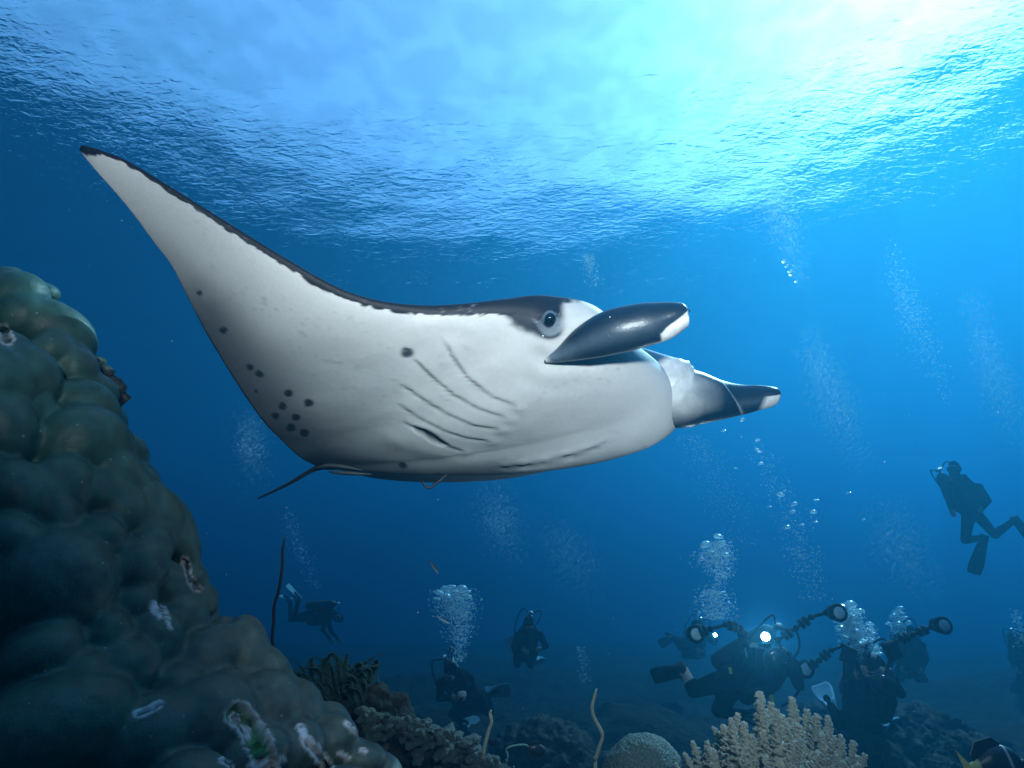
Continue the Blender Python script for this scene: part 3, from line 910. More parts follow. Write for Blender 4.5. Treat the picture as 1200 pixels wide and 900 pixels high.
    # faint folds and scars of the skin
    for g, a in (([(470, 385), (520, 372), (575, 392)], .003), ([(430, 500), (470, 520), (540, 540), (620, 535)], .007), ([(600, 440), (640, 455), (700, 450)], -.004), ([(380, 540), (430, 535), (500, 546)], .006),
                 ([(560, 452), (552, 462)], -.003), ([(620, 400), (640, 425), (690, 425), (745, 405)], -.012)):
        d, sd, t = polydist(px, py, g)
        disp += right * a * np.exp(-(d / 9) ** 2) * smoothstep(0, .2, t) * smoothstep(1, .8, t)
    # socket and dark mask round the eye
    de = np.hypot((px - 643) / 1.02, (py - 372) / 1.1)
    head = right & (px > 560) & (sv > 0.0)
    dm, _, _ = polydist(px, py, [(603, 350), (604, 366), (622, 379), (646, 386)])
    paint(head * smoothstep(17, 5, dm + 3.5 * n2 + 2 * n1) * smoothstep(400, 380, py) * 0.97, (0.02, 0.023, 0.03))
    paint(head * smoothstep(24, 12, de + 2 * n2) * 0.80, (0.05, 0.06, 0.075))
    paint(head * smoothstep(14.5, 12.0, de) * 0.75, (0.20, 0.24, 0.28))
    disp += head * (0.012 * np.exp(-((de - 14) / 3.5) ** 2) + 0.025 * np.exp(-(de / 34) ** 2))
    disp -= head * 0.022 * smoothstep(11.5, 8, de)
    # pale tear-shaped flash in front of the eye stays white; black back spills over the leading edge
    edge = np.interp(np.abs(sv), [0, .25, .30, .36, .45, .6, .9, .97, 1], [.0, .0, .018, .030, .026, .032, .075, .16, 1.2])
    jag = edge * (1 + 0.55 * n1 + 0.35 * n2)
    paint(isv * smoothstep(1.15, 0.85, cv / np.maximum(jag, 1e-4)) * (edge > 0.001), black)
    dorsal = ~isv
    paint(dorsal * 1.0, black)
    paint(dorsal * smoothstep(0.3, 0.5, n3) * 0.25 * smoothstep(.1, .3, np.abs(sv)), (0.10, 0.11, 0.12))
    paint(dorsal * (np.abs(sv) < 0.2) * smoothstep(0.10, 0.03, cv) * 0.85, (0.55, 0.57, 0.60))
    # the side of the head in front of the eye is pale up to a thin dark crown line
    hm = smoothstep(652, 664, px + 3 * n1) * smoothstep(735, 715, px) * smoothstep(350.0, 354.0, py + 1.5 * n2 - 0.10 * np.maximum(px - 690, 0)) * (py < 425) * (sv > 0.05)
    paint(hm * 0.92, (0.66, 0.67, 0.67))
    paint(head * smoothstep(13.5, 11.5, de) * 0.8, (0.16, 0.19, 0.22))
    # freckles, scuffs
    paint(isv * 0.35 * smoothstep(0.42, 0.7, n2) * smoothstep(0.1, 0.6, n3 + 0.3), (0.30, 0.33, 0.36))
    disp += 0.0004 * n2 + 0.0012 * n1 * isv * (np.abs(sv) < .5)
    V = V + nn * disp[:, None]
    root = empty('manta_ray', tuple(T), 'large white-bellied manta ray gliding with its wing raised and black-edged tip', 'manta ray')
    V = V - np.array(T)
    me = pymesh('body', V, F)
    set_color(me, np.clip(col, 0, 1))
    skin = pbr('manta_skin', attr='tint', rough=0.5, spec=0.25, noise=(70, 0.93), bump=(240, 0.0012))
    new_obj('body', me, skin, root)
    # eye
    pe = None
    k = np.argmin(np.where(right, np.hypot(px - 643, py - 372), 1e9))
    ctr = Vector(V[k]); nx = Vector(nn[k])
    look = (nx * 0.75 + Vector((0.15, -0.75, -0.1)).normalized() * 0.55).normalized()
    a, b = frame_of(look)
    eo = new_obj('eye', pymesh('eye', *ball_data(ctr + look * -0.002, 0.034, 24, 16, (a, b, look))), pbr('manta_eye', (0.10, 0.13, 0.16), 0.2, 0.6), root)
    new_obj('pupil', pymesh('pupil', *ball_data(ctr + look * 0.016, (0.025, 0.030, 0.021), 20, 14, (a, b, look))), pbr('manta_pupil', (0.004, 0.005, 0.007), 0.08, 0.7), eo)
    # head fins: rolled paddles, hollow at the end
    def head_fin(secs, shade, shape, name='cephalic_fin'):
        """a rolled paddle swept along its axis; shape(u, th) scales the section, shade(u, th) gives its colour"""
        NK = 110; NU = 150
        C = along([at(*q[:3]) for q in secs], NU)
        A = along([(q[3], q[4], q[5]) for q in secs], NU)      # half height px, half depth m, lean px
        Vv = []; cc = []
        for i in range(NU):
            p = Vector(C[i]); dirn = Vector(C[min(i + 1, NU - 1)] - C[max(i - 1, 0)]).normalized()
            dep = p.y * math.cos(PITCH) + p.z * math.sin(PITCH)
            view = p.normalized()
            upv = (Vector((0, -math.sin(PITCH), math.cos(PITCH)))); upv = (upv - dirn * upv.dot(dirn)).normalized()
            sidev = dirn.cross(upv).normalized()
            if sidev.dot(view) < 0: sidev = -sidev
            hh = max(A[i][0], 0.3) / FPX * dep; hd = max(A[i][1], 0.002); lean = A[i][2] / FPX * dep
            u = i / (NU - 1.0)
            if u > 0.93:
                k_ = math.sqrt(max(0.0, 1 - ((u - 0.93) / 0.07) ** 2)); hh *= max(k_, .04); hd *= max(k_, .04)
            for k in range(NK):
                th = 2 * math.pi * k / NK
                r = shape(u, th)
                Vv.append(p + upv * (hh * r * math.sin(th)) + sidev * (hd * r * math.cos(th)) + dirn * (lean * math.sin(th)))
                cc.append(shade(u, th))
        Ff = []
        for i in range(NU - 1):
            for k in range(NK):
                k2 = (k + 1) % NK
                Ff.append((i * NK + k, i * NK + k2, (i + 1) * NK + k2, (i + 1) * NK + k))
        Ff.append(tuple(range(NK - 1, -1, -1))); Ff.append(tuple((NU - 1) * NK + k for k in range(NK)))
        me = pymesh(name, np.array([list(v) for v in Vv]) - np.array(T), Ff)
        cc = np.array(cc); pts = verts_of(me)
        nz = vnoise(pts, 30, 2.0); me_c = np.clip(cc * (1 + 0.16 * nz[:, None]), 0, 1)
        set_color(me, me_c)
        return new_obj(name, me, pbr('manta_fin_skin', attr='tint', rough=0.34, spec=0.45, noise=(60, 0.88), bump=(110, 0.0008)), root)
    dark = np.array([0.007, 0.013, 0.024]); slate = np.array([0.085, 0.120, 0.155]); wht = np.array([0.74, 0.75, 0.75])
    def mixc(a, b, t):
        t = min(max(t, 0), 1); return a * (1 - t) + b * t
    def bell(x, c0, w):
        return math.exp(-((x - c0) / w) ** 2)
    # th = pi faces the lens, pi/2 is the upper edge, 3pi/2 the lower edge
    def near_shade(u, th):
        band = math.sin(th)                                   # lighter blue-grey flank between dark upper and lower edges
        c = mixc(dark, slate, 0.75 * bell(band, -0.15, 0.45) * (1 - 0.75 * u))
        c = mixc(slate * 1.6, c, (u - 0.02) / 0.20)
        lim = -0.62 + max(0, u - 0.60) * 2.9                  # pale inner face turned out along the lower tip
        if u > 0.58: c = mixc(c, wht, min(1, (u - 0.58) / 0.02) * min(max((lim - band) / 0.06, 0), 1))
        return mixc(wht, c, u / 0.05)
    def near_shape(u, th):
        r = 1.0
        if u > 0.55:                                          # the pale face is dished
            r -= 0.20 * min(1, (u - 0.55) / 0.1) * bell(math.sin(th), -0.55 + max(0, u - .6) * 1.6, 0.30) * (1 if math.cos(th) < 0.3 else 0.4)
        return r
    near = [(640, 423, 2.26, 2.5, .012, 0), (660, 415, 2.23, 10, .035, -2), (688, 402, 2.19, 21, .06, -6), (720, 389, 2.16, 27, .075, -8), (750, 381, 2.14, 26, .07, -6), (774, 377, 2.13, 23.5, .06, -2), (790, 374, 2.12, 20, .052, 3), (800, 371, 2.115, 15, .042, 5), (805, 368, 2.115, 10, .03, 5)]
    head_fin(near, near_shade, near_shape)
    def cup_edge(u, th):
        """distance along the fin past the slanting rim of its cupped end"""
        return u - (0.60 - 0.075 * math.sin(th))
    def far_shade(u, th):
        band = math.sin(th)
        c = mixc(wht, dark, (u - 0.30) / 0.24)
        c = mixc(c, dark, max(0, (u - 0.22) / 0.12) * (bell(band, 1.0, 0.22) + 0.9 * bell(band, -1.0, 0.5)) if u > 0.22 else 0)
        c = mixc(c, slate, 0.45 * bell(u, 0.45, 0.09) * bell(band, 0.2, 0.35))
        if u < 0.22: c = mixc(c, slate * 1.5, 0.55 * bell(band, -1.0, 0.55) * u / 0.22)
        e = cup_edge(u, th)
        if e > 0:
            c = mixc(dark * 1.5, slate, 0.55 * bell(band, -0.25, 0.35))
            c = mixc(c, wht, bell(e, 0.0, 0.012) * 0.55)
            if u > 0.80 and band < 0.15 + (u - 0.80): c = mixc(c, wht, (u - 0.80) / 0.05)
        return c
    def far_shape(u, th):
        e = cup_edge(u, th); r = 1.0
        if e > 0 and math.cos(th) < 0.25: r -= 0.26 * min(1, e / 0.03) * max(0, -math.cos(th)) ** 0.7 * (1 - max(0, u - .85) / .15)
        r += 0.03 * bell(u, 0.245, 0.012) * (1 + math.sin(5 * th)) + 0.02 * bell(u, 0.20, 0.010)     # skin folds at the root
        return r
    far = [(734, 411, 2.66, 8, .03, 0), (754, 426, 2.66, 19, .05, 0), (776, 448, 2.655, 36, .085, 0), (796, 464, 2.66, 37.5, .10, 0), (820, 467, 2.67, 31, .09, 0), (846, 469, 2.675, 23, .072, 0), (868, 469, 2.675, 18, .056, 3), (888, 467, 2.67, 15, .046, 5), (903, 466, 2.66, 12, .04, 4), (914, 464.5, 2.66, 9, .03, 2)]
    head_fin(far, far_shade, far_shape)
    # tail, pelvic fins, trailing line
    tp = spline([at(392, 546, 2.98), at(370, 549, 3.06), at(338, 567, 3.12), at(303, 584, 3.2)], 30)
    v, f = tube_data(tp - np.array(T), np.interp(np.linspace(0, 1, 30), [0, .3, 1], [.022, .013, .005]), 10)
    new_obj('tail', pymesh('tail', v, f), pbr('manta_tail', (0.02, 0.022, 0.027), 0.5), root)
    for pts, r in (([(371, 549, 3.0), (384, 546, 2.96), (402, 547, 2.93), (424, 551, 2.93)], (.010, .026, .026, .008)), ([(386, 553, 2.95), (398, 554, 2.92), (415, 555, 2.91), (436, 556, 2.92)], (.009, .022, .022, .007))):
        pp = spline([at(*q) for q in pts], 16)
        v, f = tube_data(pp - np.array(T), np.interp(np.linspace(0, 1, 16), [0, .3, .6, 1], r), 12, flat=0.45)
        new_obj('pelvic_fin', pymesh('pelvic_fin', v, f), pbr('manta_pelvic', (0.07, 0.085, 0.095), 0.6), root)
    hp = spline([at(524, 556, 2.70), at(512, 566, 2.68), at(503, 572, 2.67), at(497, 568, 2.67), at(495, 564, 2.67)], 18)
    v, f = tube_data(hp - np.array(T), 0.006, 8)
    new_obj('trailing_line', pymesh('trailing_line', v, f), pbr('manta_tail', (0.02, 0.022, 0.027), 0.5), root)
    return root
build_manta()

# ---------------------------------------------------------------- the photographer's two strobes, beside and behind the lens
def camera_strobe(loc, target, power, label, angle=88, radius=0.07):
    loc = Vector(loc); d = (Vector(target) - loc).normalized()
    root = empty('camera_strobe', tuple(loc), label, 'strobe', 'strobes on the arms beside the lens')
    a, b = frame_of(d)
    prof = [(-0.26, .045), (-0.25, .062), (-0.10, .066), (-0.06, .078), (0.0, .082), (0.012, .078)]
    v, f = tube_data([d * t for t, r in prof], [r for t, r in prof], 28)
    new_obj('housing', pymesh('housing', v, f), pbr('strobe_housing', (0.03, 0.03, 0.032), 0.45), root)
    v, f = tube_data([d * 0.013, d * 0.022, d * 0.026], [.070, .064, .045], 28)
    new_obj('diffuser', pymesh('diffuser', v, f), pbr('strobe_diffuser', (0.8, 0.8, 0.8), 0.5), root)
    v, f = tube_data([d * -0.13 - b * 0.06, d * -0.13 - b * 0.16 , d * -0.30 - b * 0.42], [.014, .016, .012], 10)
    new_obj('arm', pymesh('arm', v, f), pbr('strobe_housing', (0.03, 0.03, 0.032), 0.45), root)
    l = bpy.data.lights.new('strobe_light', 'SPOT')
    l.energy = power; l.spot_size = math.radians(angle); l.spot_blend = 1.0; l.shadow_soft_size = radius
    l.color = (1.0, 0.97, 0.96)
    lo = bpy.data.objects.new('strobe_light', l); COL.objects.link(lo); lo.parent = root
    lo.location = d * 0.13
    lo.rotation_euler = d.to_track_quat('-Z', 'Y').to_euler()
    return root
camera_strobe((0.34, -0.22, 0.50), at(690, 480, 2.4), 76, 'black strobe head on its arm above the right side of the lens')
camera_strobe((-0.45, -0.25, 0.62), at(260, 230, 1.9), 24, 'black strobe head on its arm above the left side of the lens', angle=76)

# ---------------------------------------------------------------- divers
SUIT = (0.003, 0.0034, 0.0045)
def capsule(p, q, r1, r2, n=12):
    p, q = Vector(p), Vector(q); d = q - p
    if d.length < 1e-5: d = Vector((0, 0, 1e-4)); q = p + d
    u = d.normalized(); pts = []; rr = []
    for t in (-.98, -.8, -.5, 0): pts.append(p + u * r1 * t); rr.append(r1 * math.sqrt(max(0, 1 - t * t)) + 1e-4)
    for t in (0.001, .5, .8, .98): pts.append(q + u * r2 * t); rr.append(r2 * math.sqrt(max(0, 1 - t * t)) + 1e-4)
    return tube_data(pts, rr, n)
def hand_parts(w, d, palm_n, r=1.0):
    """palm, four unequal bent fingers and a thumb; w wrist, d pointing direction, palm_n palm normal"""
    d = d.normalized(); side = d.cross(palm_n).normalized(); pn = side.cross(d).normalized()
    out_ = [box_data(w + d * .05, (.078, .085, .030), (side, d, pn), .012)]
    for k, ln in enumerate((.066, .078, .072, .055)):
        b = w + d * .088 + side * (.030 - .020 * k)
        k1 = b + d * ln * .5 + pn * .010; k2 = k1 + d * ln * .36 + pn * .024
        out_ += [capsule(b, k1, .0095, .009, 8), capsule(k1, k2, .009, .0075, 8)]
    b = w + d * .028 + side * .040
    k1 = b + d * .030 + side * .024 + pn * .008; k2 = k1 + d * .028 + pn * .012
    out_ += [capsule(b, k1, .0115, .010, 8), capsule(k1, k2, .010, .008, 8)]
    return out_
def fin_mesh(ankle, tip, normal, w=.105):
    d = tip - ankle; L_ = d.length; d.normalize(); sd = d.cross(normal).normalized(); nn = sd.cross(d).normalized()
    V_, F_ = [], []
    st = [(-.08, .045, .045), (0, .050, .05), (.14, .055, .042), (.24, .068, .020), (.45, .088, .011), (.75, w, .007), (.95, w * .93, .005), (1.0, w * .75, .004)]
    for (t, hw, th) in st:
        c = ankle + d * (t * L_) - nn * (.04 * t * t)
        for (a, b) in ((-1, .2), (-.96, 1), (-.9, 1.25), (-.7, .8), (0, .7), (.7, .8), (.9, 1.25), (.96, 1), (1, .2), (.96, -1), (.9, -1.25), (.7, -.8), (0, -.7), (-.7, -.8), (-.9, -1.25), (-.96, -1)):
            V_.append(tuple(c + sd * hw * a + nn * th * b))
    m = 16
    for i in range(len(st) - 1):
        for k in range(m):
            k2 = (k + 1) % m; F_.append((i * m + k, i * m + k2, (i + 1) * m + k2, (i + 1) * m + k))
    F_.append(tuple(range(m - 1, -1, -1))); F_.append(tuple((len(st) - 1) * m + k for k in range(m)))
    return V_, F_
def make_diver(J, label, bare=(), skin_hands=True, fin_col=(0.004, 0.0045, 0.0055), voxel=.0095, group='scuba divers hanging in the water', face=Vector((0, -1, 0)), tank_dir=None, mask_col=(0.02, .02, .022), fins=True, scale=1.0):
    """J: joints in world space"""
    root = empty('diver', tuple(J['hip']), label, 'diver', group)
    o0 = Vector(J['hip'])
    g = {k: Vector(v) - o0 for k, v in J.items()}
    up = (g['neck'] - g['hip']).normalized()
    across = (g['sr'] - g['sl']); across = (across - up * across.dot(up)).normalized()
    fr = across.cross(up).normalized()
    if fr.dot(face) < 0: fr = -fr
    parts = []; tags = []
    def add(pt, key, seg=None): parts.append(pt)
    segs = []     # (p, q, r, colour key)
    def limb(a, b, r1, r2, key):
        parts.append(capsule(a, b, r1, r2)); segs.append((a, b, (r1 + r2) / 2, key))
    hd = g['head']; hup = (hd - g['neck']).normalized()
    hf = (face - hup * face.dot(hup)).normalized(); hs = hf.cross(hup).normalized()
    parts.append(ball_data(hd + hup * .02, (.082, .103, .122), 18, 14, (hs, hf, hup)))
    parts.append(ball_data(hd - hup * .055 + hf * .03, (.062, .068, .062), 14, 10, (hs, hf, hup)))            # jaw
    parts.append(tube_data([hd + hf * .085 + hup * .035, hd + hf * .112 - hup * .012, hd + hf * .09 - hup * .02], [.010, .020, .012], 8))  # nose
    for s in (-1, 1):
        parts.append(ball_data(hd + hs * (.082 * s), (.012, .022, .034), 8, 6, (hs, hf, hup)))
    segs.append((hd + hf * .05 - hup * .06, hd + hf * .07 + hup * .03, .055, 'face')); segs.append((hd - hf * .03 + hup * .03, hd - hf * .02 + hup * .10, .085, 'suit'))
    limb(g['neck'] - up * .05, hd - hup * .03, .062, .058, 'suit')
    chest = g['neck'] * .68 + g['hip'] * .32
    waist = g['neck'] * .28 + g['hip'] * .72
    parts.append(ball_data(chest, (.185, .125, .20), 18, 14, (across, fr, up)))
    parts.append(ball_data(waist, (.150, .110, .17), 18, 14, (across, fr, up)))
    parts.append(ball_data(g['hip'] - up * .02, (.165, .115, .125), 18, 14, (across, fr, up)))
    segs.append((g['neck'], g['hip'], .15, 'suit'))
    for s in 'lr':
        limb(g['s' + s], chest + (g['s' + s] - chest) * .3, .068, .09, 'suit')
        limb(g['s' + s], g['e' + s], .060, .047, 'suit')
        limb(g['e' + s], g['w' + s], .046, .033, 'suit')
        hdv = (g['w' + s] - g['e' + s]).normalized()
        if 'h' + s in g: hdv = (g['h' + s] - g['w' + s]).normalized()
        pn = (fr * -.5 - across * (0.8 if s == 'r' else -0.8)); pn = (pn - hdv * pn.dot(hdv)).normalized()
        parts.extend(hand_parts(g['w' + s], hdv, pn)); segs.append((g['w' + s] + hdv * .02, g['w' + s] + hdv * .17, .03, 'hand'))
        hipj = g['hip'] + (across if s == 'r' else -across) * .085 - up * .04
        limb(hipj, g['k' + s], .090, .062, 'suit')
        limb(g['k' + s], g['a' + s], .062, .042, 'shin_' + s)
        fd = (g['f' + s] - g['a' + s]).normalized()
        limb(g['a' + s], g['a' + s] + fd * .16, .045, .034, 'suit')
        calf = g['k' + s] * .68 + g['a' + s] * .32
        parts.append(ball_data(calf - fd * .012, .060, 12, 9))
    me = fused('body', parts, voxel, 4, .5)
    V_ = verts_of(me)
    colr = {'suit': SUIT, 'face': (.30, .22, .17), 'hand': (.32, .24, .19) if skin_hands else (.03, .03, .035)}
    for s in 'lr': colr['shin_' + s] = (.34, .26, .21) if s in bare else SUIT
    best = np.full(len(V_), 1e9); cc = np.tile(np.array(SUIT), (len(V_), 1))
    for (a, b, r, key) in segs:
        a_, b_ = np.array(a), np.array(b); d = b_ - a_; t = np.clip(((V_ - a_) @ d) / max(d @ d, 1e-9), 0, 1)
        ds = np.linalg.norm(V_ - (a_ + t[:, None] * d), axis=1) - r
        m = ds < best; best = np.where(m, ds, best); cc[m] = colr[key]
    set_color(me, cc)
    new_obj('body', me, pbr('wetsuit_and_skin', attr='tint', rough=0.8, spec=0.0, noise=(30, 0.75)), root)
    gear = pbr('dive_gear', (0.004, 0.0045, 0.0055), 0.7, 0.04, noise=(20, .6))
    # buoyancy vest: shoulder straps, side bladders, waist band
    vp = [ball_data(chest - fr * .07, (.19, .085, .25), 14, 10, (across, fr, up)), ball_data(waist - fr * .06, (.185, .08, .16), 14, 10, (across, fr, up))]
    for s in (-1, 1):
        vp.append(tube_data([chest + across * (.10 * s) + up * .19 - fr * .06, chest + across * (.11 * s) + up * .21 + fr * .05, chest + across * (.11 * s) + up * .06 + fr * .135, waist + across * (.13 * s) + fr * .125], [.035, .042, .045, .055], 8))
        vp.append(ball_data(waist + across * (.15 * s) + fr * .05 - up * .02, (.07, .10, .13), 12, 9, (across, fr, up)))
    vp.append(tube_data([waist + across * .15 + fr * .09, waist + fr * .135, waist - across * .15 + fr * .09], .025, 8))
    new_obj('buoyancy_vest', fused('buoyancy_vest', vp, .013, 2), gear, root)
    tb = chest - fr * .24
    v, f = tube_data([tb - up * .40, tb - up * .37, tb - up * .30, tb + up * .20, tb + up * .26, tb + up * .29], [.05, .085, .092, .092, .06, .03], 16)
    tk = new_obj('tank', pymesh('tank', v, f), pbr('tank_metal', (.03, .034, .038), .5, .2, metallic=.0), root)
    v, f = merge([tube_data([tb + up * .29, tb + up * .37], [.02, .024], 10), tube_data([tb + up * .34 - across * .05, tb + up * .34 + across * .05], .02, 10)])
    new_obj('valve', pymesh('valve', v, f), pbr('valve_metal', (.6, .6, .6), .25, .5, metallic=.9), tk)
    # mask, regulator and hoses
    mc = hd + hf * .098 + hup * .03
    mk = new_obj('mask', pymesh('mask', *merge([box_data(mc, (.150, .05, .085), (hs, hf, hup), .018), tube_data([hd + hs * .09 + hup * .03, hd - hf * .1 + hup * .03, hd - hs * .09 + hup * .03], .010, 6)])), pbr('mask_rubber', mask_col, .5), root)
    for s in (-1, 1):
        new_obj('lens', pymesh('lens', *box_data(mc + hs * (.036 * s) + hf * .0245, (.058, .008, .058), (hs, hf, hup), .003)), pbr('mask_glass', (.05, .07, .08), .08, .8), mk)
    rc = hd + hf * .125 - hup * .055
    new_obj('regulator', pymesh('regulator', *merge([tube_data([rc - hf * .03, rc, rc + hf * .028, rc + hf * .034], [.022, .036, .036, .022], 16), tube_data([rc - hs * .055 - hup * .012, rc + hs * .055 - hup * .012], .014, 8)])), gear, root)
    top = tb + up * .34
    for s, bow in ((1, .09), (-1, .07)):
        e = rc + hs * .05 if s == 1 else waist + across * -.17 + fr * .1
        mid_ = (top + e) / 2 + across * (.16 * s) + up * bow
        hp = spline([top + across * .04 * s, top + across * .16 * s + up * bow * .7, mid_, e], 26)
        new_obj('hose', pymesh('hose', *tube_data(hp, .010, 8)), gear, root)
    if fins:
        for s in 'lr':
            d = (g['f' + s] - g['a' + s]); nl = (g['a' + s] - g['k' + s]).normalized(); nl = (nl - d.normalized() * nl.dot(d.normalized()))
            if nl.length < .15: nl = fr - d.normalized() * fr.dot(d.normalized())
            nl.normalize()
            new_obj('fin', pymesh('fin', *fin_mesh(g['a' + s], g['f' + s], nl)), pbr('fin_rubber_%.2f' % fin_col[2], fin_col, .65, .08, noise=(12, .7)), root)
    return root, g, o0, fr, across, up

def joints(D, **k):
    return {n: at(v[0], v[1], D + (v[2] if len(v) > 2 else 0)) for n, v in k.items()}

def strobe_arm(root, o0, pts, D, facing, name='strobe', lens_col=(.55, .6, .62), size=.062, clamp=True, lit=None):
    """articulated arm with float blocks and a strobe head at its end"""
    gear = pbr('rig_black', (0.004, 0.0045, 0.0055), .6, .06)
    P_ = [at(p[0], p[1], D + (p[2] if len(p) > 2 else 0)) - o0 for p in pts]
    arm = new_obj('strobe_arm', pymesh('strobe_arm', *tube_data(P_, .013, 8)), gear, root)
    for i in range(len(P_) - 1):
        a, b = P_[i], P_[i + 1]; d = (b - a); ln = d.length; u = d.normalized()
        new_obj('joint', pymesh('joint', *ball_data(b if i < len(P_) - 2 else a, .024, 10, 8)), gear, arm)
        if ln > .12 and i > 0:
            k = max(2, int(ln * .6 / .038))
            for j in range(k):
                c = a + u * (ln * .5 + (j - (k - 1) / 2) * .040)
                v, f = tube_data([c - u * .016, c - u * .014, c + u * .014, c + u * .016], [.030, .038, .038, .030], 12)
                new_obj('float_ring', pymesh('float_ring', v, f), gear, arm)
    e = P_[-1]; f_ = facing.normalized()
    v, f = tube_data([e - f_ * .10, e - f_ * .09, e - f_ * .02, e + f_ * .012, e + f_ * .018], [size * .6, size * .85, size, size * 1.12, size * 1.05], 20)
    hd_ = new_obj('strobe_head', pymesh('strobe_head', v, f), gear, root)
    v, f = tube_data([e + f_ * .017, e + f_ * .024, e + f_ * .030], [size * .72, size * .66, size * .4], 18)
    new_obj('lens', pymesh('lens', v, f), pbr('strobe_lens', lens_col, .3, .5), hd_)
    return arm

TOC = Vector((0, -1, 0.02))
# upright diver at the right
J = joints(9.0, head=(1118.5, 550), neck=(1121, 562), hip=(1138, 602), sl=(1110, 569, -.05), sr=(1147, 571, .05), el=(1112, 585, -.1), er=(1158, 587, -.1), wl=(1115, 597, -.3), wr=(1151, 596, -.35), kl=(1131, 633, -.15), kr=(1166, 627, -.05), al=(1153, 630, .15), ar=(1189, 609, .25), fl=(1142, 673, .1), fr=(1214, 634, .3))
make_diver(J, 'diver hanging upright with bent knees and long dark fins, alone in bright water', face=Vector((-.75, -.6, -.05)))
# diver with the bright lamp
DE = 4.8
J = joints(DE, head=(908, 766, -.05), neck=(903, 774, .05), hip=(852, 803, .25), sl=(884, 771, .0), sr=(927, 779, .0), el=(868, 795, -.15), er=(936, 803, -.15), wl=(880, 776, -.34), wr=(922, 778, -.34), hl=(882, 764, -.36), hr=(920, 766, -.36), kl=(812, 809, .15), kr=(842, 832, .1), al=(802, 786, .35), ar=(868, 838, .5), fl=(764, 789, .45), fr=(905, 842, .8))
rootE, gE, oE, frE, acE, upE = make_diver(J, 'diver with bare shins aiming a bright lamp and two strobe arms at the manta', bare='l', group='underwater photographers')
def housing(root, o0, px, py, D, size, port=True):
    gear = pbr('rig_black', (0.004, 0.0045, 0.0055), .6, .06)
    c = at(px, py, D) - o0
    hb = new_obj('camera_housing', pymesh('camera_housing', *merge([box_data(c, (size, .13, size * .62), None, .02), box_data(c + Vector((size * .62, -.02, -.01)), (.035, .06, size * .5), None, .012), box_data(c + Vector((-size * .62, -.02, -.01)), (.035, .06, size * .5), None, .012), tube_data([c + Vector((0, 0, size * .3)), c + Vector((0, 0, size * .42))], .03, 10)])), gear, root)
    v, f = tube_data([c + Vector((0, -.05, 0)), c + Vector((0, -.12, 0)), c + Vector((0, -.15, 0))], [.075, .085, .088], 22)
    new_obj('port', pymesh('port', v, f), gear, hb)
    new_obj('dome_glass', pymesh('dome_glass', *ball_data(c + Vector((0, -.145, 0)), (.080, .05, .080), 20, 12)), pbr('dome_glass', (.006, .008, .01), .15, .25), hb)
    return hb
housing(rootE, oE, 901, 771, DE - .42, .24)
strobe_arm(rootE, oE, [(881, 764), (873, 755), (868, 736), (850, 732), (833, 737), (815, 743)], DE - .45, TOC, lens_col=(.35, .5, .55))
strobe_arm(rootE, oE, [(918, 764), (912, 750), (933, 736), (951, 723), (968, 718), (982, 718)], DE - .45, TOC, lens_col=(.35, .5, .5))
def lamp(root, o0, px, py, D, r, watts, emit):
    """a lit dive lamp: barrel, glowing front and its own light"""
    c = at(px, py, D) - o0; f_ = (-(c + o0)).normalized()
    v, f = tube_data([c - f_ * .16, c - f_ * .15, c - f_ * .05, c - f_ * .01], [r * .7, r * .8, r * .85, r * 1.15], 16)
    b = new_obj('dive_lamp', pymesh('dive_lamp', v, f), pbr('rig_black', (0.004, 0.0045, 0.0055), .6, .06), root)
    m, N, L = new_mat('lamp_glow_%d' % int(px)); out = N.new('ShaderNodeOutputMaterial'); e = N.new('ShaderNodeEmission')
    e.inputs[0].default_value = (.92, .97, 1, 1); e.inputs[1].default_value = emit; L.new(e.outputs[0], out.inputs[0])
    v, f = tube_data([c - f_ * .012, c + f_ * .002, c + f_ * .008], [r, r * .95, r * .5], 16)
    new_obj('lamp_front', pymesh('lamp_front', v, f), m, b)
    l = bpy.data.lights.new('lamp_light', 'SPOT'); l.energy = watts; l.shadow_soft_size = r; l.spot_size = math.radians(150); l.spot_blend = 1.0; l.color = (.9, .96, 1.0)
    lo = bpy.data.objects.new('lamp_light', l); COL.objects.link(lo); lo.parent = b; lo.location = c + f_ * .05
    lo.rotation_euler = f_.to_track_quat('-Z', 'Y').to_euler()
lamp(rootE, oE, 897, 746, DE - .55, .030, LAMP_W, 40)
# yellow-green tag on the vest and hanging hose
new_obj('octopus_hose', pymesh('octopus_hose', *tube_data(spline([at(938, 782, DE - .1) - oE, at(940, 800, DE - .12) - oE, at(930, 818, DE - .1) - oE, at(916, 828, DE - .1) - oE], 24), .011, 8)), pbr('dive_gear', (0.016, 0.017, 0.02), 0.5), rootE)
new_obj('octopus_tag', pymesh('octopus_tag', *box_data(at(905, 822, DE - .2) - oE, (.03, .02, .10), None, .006)), pbr('tag_yellow', (.35, .42, .06), .6), rootE)
new_obj('pocket_tag', pymesh('pocket_tag', *box_data(at(856, 786, DE - .05) - oE, (.025, .02, .05), None, .006)), pbr('tag_yellow', (.35, .42, .06), .6), rootE)

